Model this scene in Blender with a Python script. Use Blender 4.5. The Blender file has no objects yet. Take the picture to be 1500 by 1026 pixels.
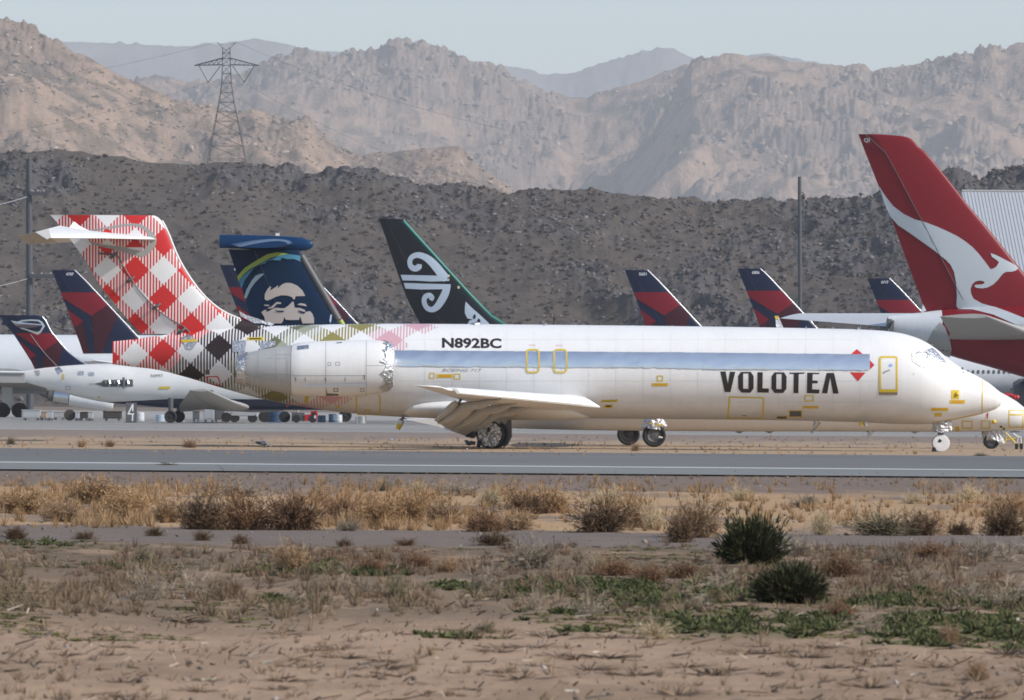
import bpy, bmesh, math, random
import numpy as np
from mathutils import Vector, Matrix, geometry

random.seed(7)
rng = np.random.default_rng(7)
SC = bpy.context.scene
COL = SC.collection

# ------------------------------------------------------------------ camera
EYE = 1.895                    # metres above the desert floor
FPX = 9500.0                   # focal length in pixels of the 1500 px wide photograph
cam_data = bpy.data.cameras.new("camera")
cam_data.sensor_fit = 'HORIZONTAL'
cam_data.sensor_width = 36.0
cam_data.lens = 36.0 * FPX / 1500.0
cam_data.clip_start = 0.5
cam_data.clip_end = 60000.0
cam = bpy.data.objects.new("camera", cam_data)
COL.objects.link(cam)
PITCH = math.atan(72.0 / FPX)
ROLL = math.radians(0.45)
CM = Matrix.Rotation(math.pi / 2 + PITCH, 4, 'X') @ Matrix.Rotation(ROLL, 4, 'Z')
CM.translation = (0, 0, EYE)
cam.matrix_world = CM
SC.camera = cam
cam_data.dof.use_dof = True
cam_data.dof.focus_distance = 258.0
cam_data.dof.aperture_fstop = 11.0

# ------------------------------------------------------------------ daylight
SUN = Vector((0.76, -0.36, 0.60)).normalized()     # towards the sun
SUN_EL = math.asin(SUN.z)
SUN_AZ = math.atan2(SUN.x, SUN.y)
world = bpy.data.worlds.new("World")
SC.world = world
world.use_nodes = True
wn = world.node_tree
wn.nodes.clear()
sky = wn.nodes.new('ShaderNodeTexSky')
sky.sky_type = 'NISHITA'
sky.sun_disc = False
sky.sun_elevation = SUN_EL
sky.sun_rotation = SUN_AZ
sky.altitude = 850.0
sky.air_density = 1.0
sky.dust_density = 0.9
sky.ozone_density = 1.0
bg = wn.nodes.new('ShaderNodeBackground')
bg.inputs['Strength'].default_value = 0.15
wo = wn.nodes.new('ShaderNodeOutputWorld')
wn.links.new(sky.outputs[0], bg.inputs['Color'])
wn.links.new(bg.outputs[0], wo.inputs['Surface'])

sun_data = bpy.data.lights.new("sun", 'SUN')
sun_data.energy = 3.95
sun_data.angle = math.radians(0.53)
sun_data.color = (1.0, 0.94, 0.86)
sun = bpy.data.objects.new("sun", sun_data)
COL.objects.link(sun)
sun.rotation_euler = SUN.to_track_quat('Z', 'Y').to_euler()
sun.location = (60, -40, 80)

SC.view_settings.view_transform = 'Standard'
SC.view_settings.look = 'None'
SC.view_settings.exposure = 0.2
SC.view_settings.gamma = 1.0
SC.view_settings.use_curve_mapping = False
SC.render.engine = 'CYCLES'
cy = SC.cycles
cy.use_denoising = True
try:
    cy.denoiser = 'OPENIMAGEDENOISE'
    cy.denoising_prefilter = 'ACCURATE'
except Exception:
    pass
cy.max_bounces = 6
cy.diffuse_bounces = 3
cy.glossy_bounces = 3
cy.volume_bounces = 0
cy.transparent_max_bounces = 6
cy.use_adaptive_sampling = True
cy.adaptive_threshold = 0.01
cy.pixel_filter_type = 'BLACKMAN_HARRIS'
cy.filter_width = 1.7

# ------------------------------------------------------------------ from the photograph's pixels to metres
M3 = CM.to_3x3()
M3n = np.array(M3)

def W(px, py, Y):
    """The point of the vertical plane at distance Y that the photograph shows at (px, py)."""
    d = M3 @ Vector(((px - 750.0) / FPX, -(py - 513.0) / FPX, -1.0))
    return Vector((0, 0, EYE)) + d * (Y / d.y)

def G(px, py, z=0.0):
    """The point of the ground (height z) that the photograph shows at (px, py)."""
    d = M3 @ Vector(((px - 750.0) / FPX, -(py - 513.0) / FPX, -1.0))
    return Vector((0, 0, EYE)) + d * ((z - EYE) / d.z)

def Gn(px, py):
    v = np.stack([(px - 750.0) / FPX, -(py - 513.0) / FPX, -np.ones_like(px)], 1) @ M3n.T
    t = -EYE / v[:, 2]
    return v[:, 0] * t, v[:, 1] * t

# ------------------------------------------------------------------ noise
def _hash(ix, iy, seed):
    h = (ix.astype(np.int64) * 374761393 + iy.astype(np.int64) * 668265263 + seed * 144269504) & 0xffffffff
    h = ((h ^ (h >> 13)) * 1274126177) & 0xffffffff
    h = h ^ (h >> 16)
    return h.astype(np.float64) / 4294967295.0

def vnoise(x, y, seed=0):
    ix, iy = np.floor(x), np.floor(y)
    fx, fy = x - ix, y - iy
    ux, uy = fx * fx * (3 - 2 * fx), fy * fy * (3 - 2 * fy)
    a, b = _hash(ix, iy, seed), _hash(ix + 1, iy, seed)
    c, d = _hash(ix, iy + 1, seed), _hash(ix + 1, iy + 1, seed)
    return (a + (b - a) * ux) * (1 - uy) + (c + (d - c) * ux) * uy

def fbm(x, y, octs=5, seed=0, gain=0.5):
    s, a, n = 0, 1.0, 0
    for o in range(octs):
        s = s + a * vnoise(x * 2 ** o + 17.3 * o, y * 2 ** o - 9.1 * o, seed + o)
        n += a
        a *= gain
    return s / n

def ridged(x, y, octs=5, seed=0, gain=0.5):
    s, a, n = 0, 1.0, 0
    for o in range(octs):
        s = s + a * (1 - np.abs(2 * vnoise(x * 2 ** o + 5.7 * o, y * 2 ** o + 3.3 * o, seed + o) - 1))
        n += a
        a *= gain
    return s / n

def sstep(e0, e1, x):
    t = np.clip((x - e0) / (e1 - e0), 0, 1)
    return t * t * (3 - 2 * t)

# ------------------------------------------------------------------ objects
ORIGIN = {}

def link_mesh(name, verts, faces, mat, parent=None, uv=None, smooth=None, origin=None):
    """ONE mesh object; a child is stored in the coordinates of its thing."""
    if parent is not None:
        o0 = ORIGIN[parent.name]
    else:
        o0 = Vector(origin) if origin is not None else Vector((0, 0, 0))
    me = bpy.data.meshes.new(name)
    me.from_pydata([(v[0] - o0[0], v[1] - o0[1], v[2] - o0[2]) for v in verts], [], faces)
    if uv is not None:
        l = me.uv_layers.new(name="UVMap")
        idx = np.empty(len(me.loops), dtype=np.int32)
        me.loops.foreach_get('vertex_index', idx)
        l.data.foreach_set('uv', np.asarray(uv, dtype=np.float32)[idx].ravel())
    if smooth is not None:
        me.polygons.foreach_set('use_smooth', np.ones(len(me.polygons), dtype=bool))
        if smooth < 180:
            me.set_sharp_from_angle(angle=math.radians(smooth))
    mats = mat if isinstance(mat, (list, tuple)) else [mat]
    for m in mats:
        me.materials.append(m)
    me.update()
    ob = bpy.data.objects.new(name, me)
    COL.objects.link(ob)
    if parent is not None:
        ob.parent = parent
    else:
        ob.location = o0
    ORIGIN[ob.name] = o0
    return ob

def np_mesh(name, V, F, mat, col=None, smooth=False, origin=(0, 0, 0), link=True):
    V = np.asarray(V, dtype=np.float32) - np.asarray(origin, dtype=np.float32)
    F = np.asarray(F, dtype=np.int32)
    k = F.shape[1]
    me = bpy.data.meshes.new(name)
    me.vertices.add(len(V))
    me.vertices.foreach_set('co', V.ravel())
    me.loops.add(F.size)
    me.polygons.add(len(F))
    me.polygons.foreach_set('loop_start', np.arange(0, F.size, k, dtype=np.int32))
    me.loops.foreach_set('vertex_index', F.ravel())
    if smooth:
        me.polygons.foreach_set('use_smooth', np.ones(len(F), dtype=bool))
    me.update(calc_edges=True)
    me.validate()
    if col is not None:
        ca = me.color_attributes.new(name="tint", type='FLOAT_COLOR', domain='POINT')
        c4 = np.ones((len(V), 4), dtype=np.float32)
        c4[:, :3] = col
        ca.data.foreach_set('color', c4.ravel())
    me.materials.append(mat)
    if not link:
        return me
    ob = bpy.data.objects.new(name, me)
    COL.objects.link(ob)
    ob.location = origin
    ORIGIN[ob.name] = Vector(origin)
    return ob

def tag(o, label, cat, group=None):
    o['label'] = label
    o['category'] = cat
    if group:
        o['group'] = group
    return o

def kind(o, k):
    o['kind'] = k
    return o

def thing(name, loc, label, cat, group=None):
    o = bpy.data.objects.new(name, None)
    COL.objects.link(o)
    o.location = loc
    o.empty_display_size = 0.3
    ORIGIN[o.name] = Vector(loc)
    return tag(o, label, cat, group)

class MB:
    """Collects shapes that become ONE mesh object."""
    def __init__(s):
        s.v, s.f = [], []
    def add(s, v, f):
        b = len(s.v)
        s.v += [tuple(p) for p in v]
        s.f += [tuple(i + b for i in q) for q in f]
        return s
    def box(s, c, size, rot=None):
        h = [x / 2 for x in size]
        pts = [Vector((sx * h[0], sy * h[1], sz * h[2])) for sx in (-1, 1) for sy in (-1, 1) for sz in (-1, 1)]
        if rot is not None:
            pts = [rot @ p for p in pts]
        c = Vector(c)
        return s.add([c + p for p in pts], [(0, 1, 3, 2), (4, 6, 7, 5), (0, 4, 5, 1), (2, 3, 7, 6), (0, 2, 6, 4), (1, 5, 7, 3)])
    def tube(s, pts, r, n=8, caps=True):
        pts = [Vector(p) for p in pts]
        rs = r if isinstance(r, (list, tuple)) else [r] * len(pts)
        V, F = [], []
        for i, p in enumerate(pts):
            d = (pts[min(i + 1, len(pts) - 1)] - pts[max(i - 1, 0)]).normalized()
            a = d.cross(Vector((0, 0, 1)) if abs(d.z) < 0.9 else Vector((1, 0, 0))).normalized()
            b = d.cross(a)
            for k in range(n):
                t = 2 * math.pi * k / n
                V.append(p + (a * math.cos(t) + b * math.sin(t)) * rs[i])
        for i in range(len(pts) - 1):
            for k in range(n):
                F.append((i * n + k, i * n + (k + 1) % n, (i + 1) * n + (k + 1) % n, (i + 1) * n + k))
        if caps:
            F.append(tuple(range(n - 1, -1, -1)))
            F.append(tuple(range((len(pts) - 1) * n, len(pts) * n)))
        return s.add(V, F)
    def loops(s, rings, caps=True, closed=True):
        n = len(rings[0])
        V = [p for r in rings for p in r]
        F = []
        for i in range(len(rings) - 1):
            for k in range(n if closed else n - 1):
                F.append((i * n + k, i * n + (k + 1) % n, (i + 1) * n + (k + 1) % n, (i + 1) * n + k))
        if caps:
            F.append(tuple(range(n - 1, -1, -1)))
            F.append(tuple(range((len(rings) - 1) * n, len(rings) * n)))
        return s.add(V, F)
    def lathe(s, c, axis, prof, n=24, caps=True):
        """prof: (distance along axis, radius)."""
        c, axis = Vector(c), Vector(axis).normalized()
        a = axis.cross(Vector((0, 0, 1)) if abs(axis.z) < 0.9 else Vector((1, 0, 0))).normalized()
        b = axis.cross(a)
        return s.loops([[c + axis * d + (a * math.cos(2 * math.pi * k / n) + b * math.sin(2 * math.pi * k / n)) * r for k in range(n)] for d, r in prof], caps)
    def prism(s, pts, off):
        """Extrudes the planar polygon pts by the vector off."""
        n = len(pts)
        V = [Vector(p) for p in pts] + [Vector(p) + Vector(off) for p in pts]
        return s.add(V, [tuple(range(n)), tuple(range(2 * n - 1, n - 1, -1))] + [(i, i + n, (i + 1) % n + n, (i + 1) % n) for i in range(n)])
    def build(s, name, mat, parent=None, smooth=None, origin=None, uv=None):
        ob = link_mesh(name, s.v, s.f, mat, parent, uv, smooth, origin)
        bm = bmesh.new()
        bm.from_mesh(ob.data)
        bmesh.ops.recalc_face_normals(bm, faces=bm.faces)
        bm.to_mesh(ob.data)
        bm.free()
        if smooth is not None and smooth < 180:
            ob.data.set_sharp_from_angle(angle=math.radians(smooth))
        return ob

# ------------------------------------------------------------------ materials
MATS = {}

class NT:
    def __init__(s, name):
        s.m = bpy.data.materials.new(name)
        s.m.use_nodes = True
        s.t = s.m.node_tree
        s.t.nodes.clear()
        s.out = s.t.nodes.new('ShaderNodeOutputMaterial')
    def n(s, typ, **kw):
        nd = s.t.nodes.new('ShaderNode' + typ)
        for k, v in kw.items():
            setattr(nd, k, v)
        return nd
    def l(s, a, b):
        s.t.links.new(a, b)
    def put(s, sock, v):
        if hasattr(v, 'is_linked') or isinstance(v, bpy.types.NodeSocket):
            s.l(v, sock)
        else:
            sock.default_value = v
    def math(s, op, a, b=None, c=None, clamp=False):
        nd = s.n('Math', operation=op, use_clamp=clamp)
        s.put(nd.inputs[0], a)
        if b is not None:
            s.put(nd.inputs[1], b)
        if c is not None:
            s.put(nd.inputs[2], c)
        return nd.outputs[0]
    def mix(s, f, a, b, blend='MIX'):
        nd = s.n('Mix', data_type='RGBA', blend_type=blend)
        s.put(nd.inputs[0], f)
        s.put(nd.inputs[6], a if not isinstance(a, tuple) else (*a[:3], 1))
        s.put(nd.inputs[7], b if not isinstance(b, tuple) else (*b[:3], 1))
        return nd.outputs[2]
    def noise(s, scale, detail=4, rough=0.55, vec=None, dims='3D'):
        nd = s.n('TexNoise', noise_dimensions=dims)
        nd.inputs['Scale'].default_value = scale
        nd.inputs['Detail'].default_value = detail
        nd.inputs['Roughness'].default_value = rough
        if vec is not None:
            s.l(vec, nd.inputs['Vector'])
        return nd.outputs[0]
    def ramp(s, f, stops, interp='LINEAR'):
        nd = s.n('ValToRGB')
        cr = nd.color_ramp
        cr.interpolation = interp
        while len(cr.elements) < len(stops):
            cr.elements.new(0.5)
        for e, (p, c) in zip(cr.elements, stops):
            e.position = p
            e.color = (*c[:3], 1) if not isinstance(c, (int, float)) else (c, c, c, 1)
        s.put(nd.inputs[0], f)
        return nd.outputs[0]
    def coords(s, scale=(1, 1, 1), which='Object'):
        tc = s.n('TexCoord')
        mp = s.n('Mapping')
        mp.inputs['Scale'].default_value = scale
        s.l(tc.outputs[which], mp.inputs[0])
        return mp.outputs[0]
    def bsdf(s, base, rough=0.5, metal=0.0, spec=0.5, normal=None, coat=0.0):
        b = s.n('BsdfPrincipled')
        s.put(b.inputs['Base Color'], base if not isinstance(base, tuple) else (*base[:3], 1))
        s.put(b.inputs['Roughness'], rough)
        s.put(b.inputs['Metallic'], metal)
        b.inputs['Specular IOR Level'].default_value = spec
        b.inputs['Coat Weight'].default_value = coat
        if normal is not None:
            s.l(normal, b.inputs['Normal'])
        s.l(b.outputs[0], s.out.inputs[0])
        return b
    def bump(s, h, strength=0.3, dist=0.02):
        nd = s.n('Bump')
        nd.inputs['Strength'].default_value = strength
        nd.inputs['Distance'].default_value = dist
        s.l(h, nd.inputs['Height'])
        return nd.outputs[0]

def painted(name, col, rough=0.4, dirt=0.12, metal=0.0, scale=0.8, dirtcol=None, spec=0.5):
    """Paint with faint weathering."""
    if name in MATS:
        return MATS[name]
    t = NT(name)
    g = t.noise(scale, 5, 0.6, t.coords((1, 1, 2.0)))
    st = t.noise(2.5, 4, 0.65, t.coords((3.0, 1.0, 0.35)))
    f = t.math('MULTIPLY', t.ramp(t.math('MULTIPLY', g, st), [(0.12, 0), (0.45, 1)]), dirt)
    dc = dirtcol or tuple(c * 0.55 + 0.03 for c in col)
    t.bsdf(t.mix(f, col, dc), rough, metal, spec)
    MATS[name] = t.m
    return t.m

WHITE = painted('white_paint', (0.78, 0.775, 0.765), 0.5, 0.22, dirtcol=(0.52, 0.47, 0.40))
KIT = painted('shaded_white_equipment', (0.40, 0.41, 0.43), 0.6, 0.4)  # white dimmed to carry the shade of the jets over the boxes
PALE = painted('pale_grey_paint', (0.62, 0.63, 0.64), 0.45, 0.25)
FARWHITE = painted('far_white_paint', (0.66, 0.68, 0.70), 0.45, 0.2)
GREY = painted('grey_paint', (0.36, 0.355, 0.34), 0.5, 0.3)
DGREY = painted('dark_grey_metal', (0.10, 0.10, 0.105), 0.5, 0.3)
BEIGE = painted('shaded_underside_paint', (0.47, 0.435, 0.385), 0.5, 0.5, dirtcol=(0.25, 0.21, 0.17))  # underside shade put into the beige base, random dirt over it
BLACK = painted('black_rubber', (0.014, 0.014, 0.016), 0.85, 0.3, dirtcol=(0.05, 0.045, 0.04))
NAVY = painted('navy_paint', (0.008, 0.014, 0.042), 0.34, 0.2, spec=0.2)
RED = painted('red_paint', (0.19, 0.008, 0.018), 0.34, 0.15, spec=0.2)
MAROON = painted('dark_red_paint', (0.050, 0.007, 0.014), 0.34, 0.2, spec=0.2)
SILVER = painted('bare_metal', (0.62, 0.63, 0.64), 0.32, 0.2, metal=1.0)
YELLOW = painted('yellow_tape', (0.70, 0.50, 0.03), 0.5, 0.25)
ORANGE = painted('orange_label', (0.72, 0.33, 0.02), 0.5, 0.25)
INK = painted('black_lettering', (0.022, 0.016, 0.015), 0.45, 0.1)
SEAM = painted('panel_seam', (0.30, 0.29, 0.28), 0.6, 0.1)
QRED = painted('airline_red_paint', (0.185, 0.005, 0.011), 0.36, 0.12, spec=0.2)
TEALK = painted('black_tail_paint', (0.007, 0.009, 0.013), 0.36, 0.2, spec=0.2)
TEAL = painted('teal_edge_paint', (0.0, 0.16, 0.125), 0.4, 0.1)
ICE = painted('pale_blue_white_paint', (0.42, 0.49, 0.58), 0.42, 0.1)
ABLUE = painted('deep_blue_paint', (0.004, 0.020, 0.058), 0.32, 0.15, spec=0.2)
ABLUE2 = painted('tailplane_blue_paint', (0.007, 0.040, 0.115), 0.3, 0.15, spec=0.2)
SKIN = painted('pale_portrait_paint', (0.47, 0.43, 0.41), 0.45, 0.1)
LIME = painted('lime_paint', (0.30, 0.40, 0.07), 0.45, 0.1)
AQUA = painted('aqua_paint', (0.05, 0.22, 0.34), 0.45, 0.1)
STEEL = painted('weathered_steel', (0.065, 0.068, 0.078), 0.6, 0.3)
LATTICE = painted('galvanised_lattice', (0.075, 0.075, 0.08), 0.6, 0.2)
WOOD = painted('weathered_timber', (0.10, 0.075, 0.055), 0.9, 0.4)

def foil(name, rough, strength, sc, base=(0.80, 0.81, 0.83)):
    t = NT(name)
    c = t.coords((1, 1, 1))
    a = t.noise(sc, 3, 0.6, c)
    b = t.noise(sc * 5, 4, 0.7, c)
    h = t.math('ADD', t.math('MULTIPLY', a, 1.0), t.math('MULTIPLY', b, 0.25))
    t.bsdf(base, rough, 1.0, normal=t.bump(h, strength, 0.05))
    MATS[name] = t.m
    return t.m
FOIL = foil('smooth_foil', 0.33, 0.22, 1.6)
CRUMPLE = foil('crumpled_foil', 0.40, 1.0, 9.0, (0.64, 0.64, 0.65))
# ------------------------------------------------------------------ shape builders for aircraft
def pchip(xs, ys, q):
    xs, ys, q = np.asarray(xs, float), np.asarray(ys, float), np.asarray(q, float)
    h = np.diff(xs)
    d = np.diff(ys) / h
    m = np.zeros_like(ys)
    m[0], m[-1] = d[0], d[-1]
    for i in range(1, len(xs) - 1):
        if d[i - 1] * d[i] > 0:
            w1, w2 = 2 * h[i] + h[i - 1], h[i] + 2 * h[i - 1]
            m[i] = (w1 + w2) / (w1 / d[i - 1] + w2 / d[i])
    q = np.clip(q, xs[0], xs[-1])
    i = np.clip(np.searchsorted(xs, q, side='right') - 1, 0, len(xs) - 2)
    t = (q - xs[i]) / h[i]
    return ((2 * t**3 - 3 * t**2 + 1) * ys[i] + (t**3 - 2 * t**2 + t) * h[i] * m[i]
            + (-2 * t**3 + 3 * t**2) * ys[i + 1] + (t**3 - t**2) * h[i] * m[i + 1])

class Body:
    """A fuselage traced as (px, top, bottom, width factor) stations at distance Y."""
    def __init__(s, st, Y, dense=110, n=56):
        s.Y = Y
        st = [(*q, 1.0) if len(q) == 3 else q for q in st]
        T = [W(q[0], q[1], Y) for q in st]
        B = [W(q[0], q[2], Y) for q in st]
        s.x = np.array([(a.x + b.x) / 2 for a, b in zip(T, B)])
        s.zt = np.array([a.z for a in T])
        s.zb = np.array([b.z for b in B])
        s.wf = np.array([q[3] for q in st])
        s.n = n
        s.q = np.unique(np.concatenate([np.linspace(s.x[0], s.x[-1], dense), s.x,
                                        s.x[-1] - (s.x[-1] - s.x[-2]) * np.linspace(0, 1, 6) ** 2]))
    def at(s, x):
        zt, zb, wf = pchip(s.x, s.zt, x), pchip(s.x, s.zb, x), pchip(s.x, s.wf, x)
        hh = np.maximum((zt - zb) / 2, 0.01)
        return (zt + zb) / 2, hh, hh * wf
    def surf(s, x, z):
        zc, hh, hw = s.at(np.array([x]))
        r = min(0.995, max(-0.995, float((z - zc[0]) / hh[0])))
        return s.Y - float(hw[0]) * math.sqrt(1 - r * r)
    def build(s, name, mat, parent, x0=None, x1=None, uvf=None, grow=0.0):
        q = s.q
        if x0 is not None:
            q = np.unique(np.concatenate([q[(q > x0) & (q < x1)], [x0, x1]]))
        zc, hh, hw = s.at(q)
        hh, hw = hh + grow, hw + grow
        n = s.n
        th = np.linspace(0, 2 * math.pi, n, endpoint=False) + math.pi / 2     # starts at the crown
        V, UV, F = [], [], []
        for i in range(len(q)):
            ys = s.Y + np.cos(th) * hw[i]
            zs = zc[i] + np.sin(th) * hh[i]
            seg = np.hypot(np.diff(np.append(ys, ys[0])), np.diff(np.append(zs, zs[0])))
            arc = np.concatenate([[0], np.cumsum(seg)[:-1]])
            arc = np.minimum(arc, seg.sum() - arc)
            for k in range(n):
                V.append((q[i], ys[k], zs[k]))
                UV.append((q[i], uvf(q[i], arc[k]) if uvf else -arc[k]))
        for i in range(len(q) - 1):
            for k in range(n):
                F.append((i * n + k, (i + 1) * n + k, (i + 1) * n + (k + 1) % n, i * n + (k + 1) % n))
        F.append(tuple(range(n)))
        F.append(tuple(range((len(q) - 1) * n + n - 1, (len(q) - 1) * n - 1, -1)))
        ob = link_mesh(name, V, F, mat, parent, UV, 50)
        fixn(ob, 50)
        return ob

def fixn(ob, ang=None):
    bm = bmesh.new()
    bm.from_mesh(ob.data)
    bmesh.ops.recalc_face_normals(bm, faces=bm.faces)
    bm.to_mesh(ob.data)
    bm.free()
    if ang:
        ob.data.set_sharp_from_angle(angle=math.radians(ang))

def naca(c):
    """Half thickness at chord fraction c from the TRAILING edge, for thickness 1."""
    q = 1 - c
    return 5 * (0.2969 * np.sqrt(np.maximum(q, 0)) - 0.126 * q - 0.3516 * q**2 + 0.2843 * q**3 - 0.1036 * q**4)

class Fin:
    """A fin traced as (py, trailing px, leading px) at distance Y, with a rudder behind the hinge fraction."""
    def __init__(s, st, Y, thick=0.105, hinge=0.3, swing=0.0, rows=26):
        s.Y, s.th, s.h, s.sw = Y, thick, hinge, math.tan(math.radians(swing))
        A = [W(q[1], q[0], Y) for q in st]
        B = [W(q[2], q[0], Y) for q in st]
        z = np.array([(a.z + b.z) / 2 for a, b in zip(A, B)])
        o = np.argsort(z)
        s.z, s.te, s.le = z[o], np.array([a.x for a in A])[o], np.array([b.x for b in B])[o]
        s.rows = np.unique(np.concatenate([np.linspace(s.z[0], s.z[-1], rows), s.z]))
    def edge(s, z):
        return np.interp(z, s.z, s.te), np.interp(z, s.z, s.le)
    def half(s, x, z):
        te, le = s.edge(z)
        ch = max(le - te, 0.05)
        c = min(1, max(0, (x - te) / ch))
        off = (s.h - c) * ch * s.sw if c < s.h else 0.0
        return float(naca(np.array([c]))[0]) * s.th * min(ch, 9.0), off
    def surf(s, x, z):
        t, off = s.half(x, z)
        return s.Y + off - t
    def _build(s, name, mat, parent, c0, c1, m=16, z0=-1e9, z1=1e9):
        cs = c0 + (c1 - c0) * (1 - (1 - np.linspace(0, 1, m)) ** (1.8 if c1 >= 1 else 1.0))
        rows = s.rows[(s.rows > z0) & (s.rows < z1)]
        rings, UV = [], []
        for z in rows:
            te, le = s.edge(z)
            near, far = [], []
            for c in cs:
                x = te + c * (le - te)
                t, off = s.half(x, z)
                t = max(t, 0.012)
                near.append((x, s.Y + off - t, z))
                far.append((x, s.Y + off + t, z))
            rings.append(near + far[::-1])
            UV += [(p[0], p[2]) for p in near + far[::-1]]
        mb = MB().loops(rings)
        return mb.build(name, mat, parent, 35, uv=UV)
    def build(s, parent, mat, rudder_mat=None, name='fin', gap=0.0015):
        a = s._build(name, mat, parent, s.h + gap, 1.0)
        b = s._build('rudder', rudder_mat or mat, parent, 0.0, s.h - gap, 8)
        return a, b

def flat_bm(polys):
    """polys: outlines in picture units, each a list of loops (outer, holes...), or a flat triangle list under 'tris'."""
    bm = bmesh.new()
    for loops in polys:
        if not isinstance(loops[0][0], (tuple, list)):
            loops = [loops]
        flat = [Vector((p[0], p[1], 0)) for lp in loops for p in lp]
        vs = [bm.verts.new(p) for p in flat]
        for tri in geometry.tessellate_polygon([[Vector((p[0], p[1], 0)) for p in lp] for lp in loops]):
            try:
                bm.faces.new([vs[i] for i in tri])
            except ValueError:
                pass
    return bm

def decal_bm(bm, name, mat, parent, surf, Y, off, dx, dy):
    xs = [v.co.x for v in bm.verts]
    ys = [v.co.y for v in bm.verts]
    for axis, lo, hi, st in ((1, min(ys), max(ys), dy), (0, min(xs), max(xs), dx)):
        k = math.floor(lo / st) + 1
        while k * st < hi:
            co, no = Vector((0, 0, 0)), Vector((0, 0, 0))
            co[axis] = k * st
            no[axis] = 1
            bmesh.ops.bisect_plane(bm, geom=bm.verts[:] + bm.edges[:] + bm.faces[:], plane_co=co, plane_no=no)
            k += 1
    bm.verts.index_update()
    V = []
    for v in bm.verts:
        y = Y
        for _ in range(3):
            p = W(v.co.x, v.co.y, y)
            y = surf(p.x, p.z)
        p = W(v.co.x, v.co.y, y - off)
        V.append(p)
    F = [tuple(v.index for v in f.verts) for f in bm.faces]
    bm.free()
    ob = link_mesh(name, V, F, mat, parent, None, 180)
    bm = bmesh.new()
    bm.from_mesh(ob.data)
    bmesh.ops.recalc_face_normals(bm, faces=bm.faces)
    if bm.faces and sum(f.normal.y for f in bm.faces) > 0:
        bmesh.ops.reverse_faces(bm, faces=bm.faces)
    bm.to_mesh(ob.data)
    bm.free()
    return ob

def decal(parent, name, mat, polys, S, off=0.006, dx=14.0, dy=3.0, whole=False):
    """Flat print or tape laid on a surface: one object for each outline."""
    if whole:
        return decal_bm(flat_bm(polys), name, mat, parent, S.surf, S.Y, off, dx, dy)
    for lp in polys:
        o = decal_bm(flat_bm([lp]), name, mat, parent, S.surf, S.Y, off, dx, dy)
    return o

def zoomed(pts, k, ox, oy):
    return [(ox + x / k, oy + y / k) for x, y in pts]

def rect(x0, y0, x1, y1):
    return [(x0, y0), (x1, y0), (x1, y1), (x0, y1)]

def rrect(x0, y0, x1, y1, r, sl=0.0):
    out = []
    for cx, cy_, a0 in ((x1 - r, y0 + r, -90), (x1 - r, y1 - r, 0), (x0 + r, y1 - r, 90), (x0 + r, y0 + r, 180)):
        for k in range(4):
            a = math.radians(a0 + 30 * k)
            out.append((cx + r * math.cos(a) + sl * (y1 - cy_) / max(1, y1 - y0), cy_ + r * math.sin(a)))
    return out

def frame(x0, y0, x1, y1, w, r=0):
    if r:
        return [rrect(x0, y0, x1, y1, r), rrect(x0 + w, y0 + w, x1 - w, y1 - w, max(0.5, r - w))[::-1]]
    return [rect(x0, y0, x1, y1), rect(x0 + w, y0 + w, x1 - w, y1 - w)[::-1]]

def stroke(path, widths, sub=5):
    """A ribbon of varying half width along a smooth path, as quads."""
    P = np.array(path, float)
    t = np.arange(len(P))
    q = np.linspace(0, len(P) - 1, (len(P) - 1) * sub + 1)
    x, y, w = pchip_c(t, P[:, 0], q), pchip_c(t, P[:, 1], q), np.interp(q, t, widths)
    dx, dy = np.gradient(x), np.gradient(y)
    L = np.hypot(dx, dy) + 1e-9
    nx, ny = -dy / L, dx / L
    l = np.stack([x + nx * w, y + ny * w], 1)
    r = np.stack([x - nx * w, y - ny * w], 1)
    return [[tuple(l[i]), tuple(l[i + 1]), tuple(r[i + 1]), tuple(r[i])] for i in range(len(q) - 1)]

def pchip_c(t, y, q):
    """Catmull-Rom through y."""
    y = np.asarray(y, float)
    i = np.clip(np.floor(q).astype(int), 0, len(y) - 2)
    f = q - i
    p0, p1, p2, p3 = y[np.maximum(i - 1, 0)], y[i], y[i + 1], y[np.minimum(i + 2, len(y) - 1)]
    return 0.5 * (2 * p1 + (p2 - p0) * f + (2 * p0 - 5 * p1 + 4 * p2 - p3) * f**2 + (3 * p1 - p0 - 3 * p2 + p3) * f**3)

def disc(cx, cy_, r, n=14, ry=None):
    return [(cx + r * math.cos(2 * math.pi * k / n), cy_ + (ry or r) * math.sin(2 * math.pi * k / n)) for k in range(n)]

def text_bm(s, x0, y0, x1, y1, bold=0.0, slant=0.0, shear=0.0):
    """Lettering fitted to a box in the picture."""
    cu = bpy.data.curves.new('lettering', 'FONT')
    cu.body = s
    cu.offset = bold
    cu.resolution_u = 3
    cu.shear = shear
    ob = bpy.data.objects.new('lettering', cu)
    COL.objects.link(ob)
    dg = bpy.context.evaluated_depsgraph_get()
    me = bpy.data.meshes.new_from_object(ob.evaluated_get(dg))
    bpy.data.objects.remove(ob)
    bpy.data.curves.remove(cu)
    bm = bmesh.new()
    bm.from_mesh(me)
    bpy.data.meshes.remove(me)
    bmesh.ops.remove_doubles(bm, verts=bm.verts, dist=1e-5)
    xs = [v.co.x for v in bm.verts]
    ys = [v.co.y for v in bm.verts]
    ax, bx, ay, by = min(xs), max(xs), min(ys), max(ys)
    for v in bm.verts:
        u, w = (v.co.x - ax) / (bx - ax), (v.co.y - ay) / (by - ay)
        v.co = Vector((x0 + u * (x1 - x0), y1 + w * (y0 - y1) + u * slant, 0))
    return bm

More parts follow.
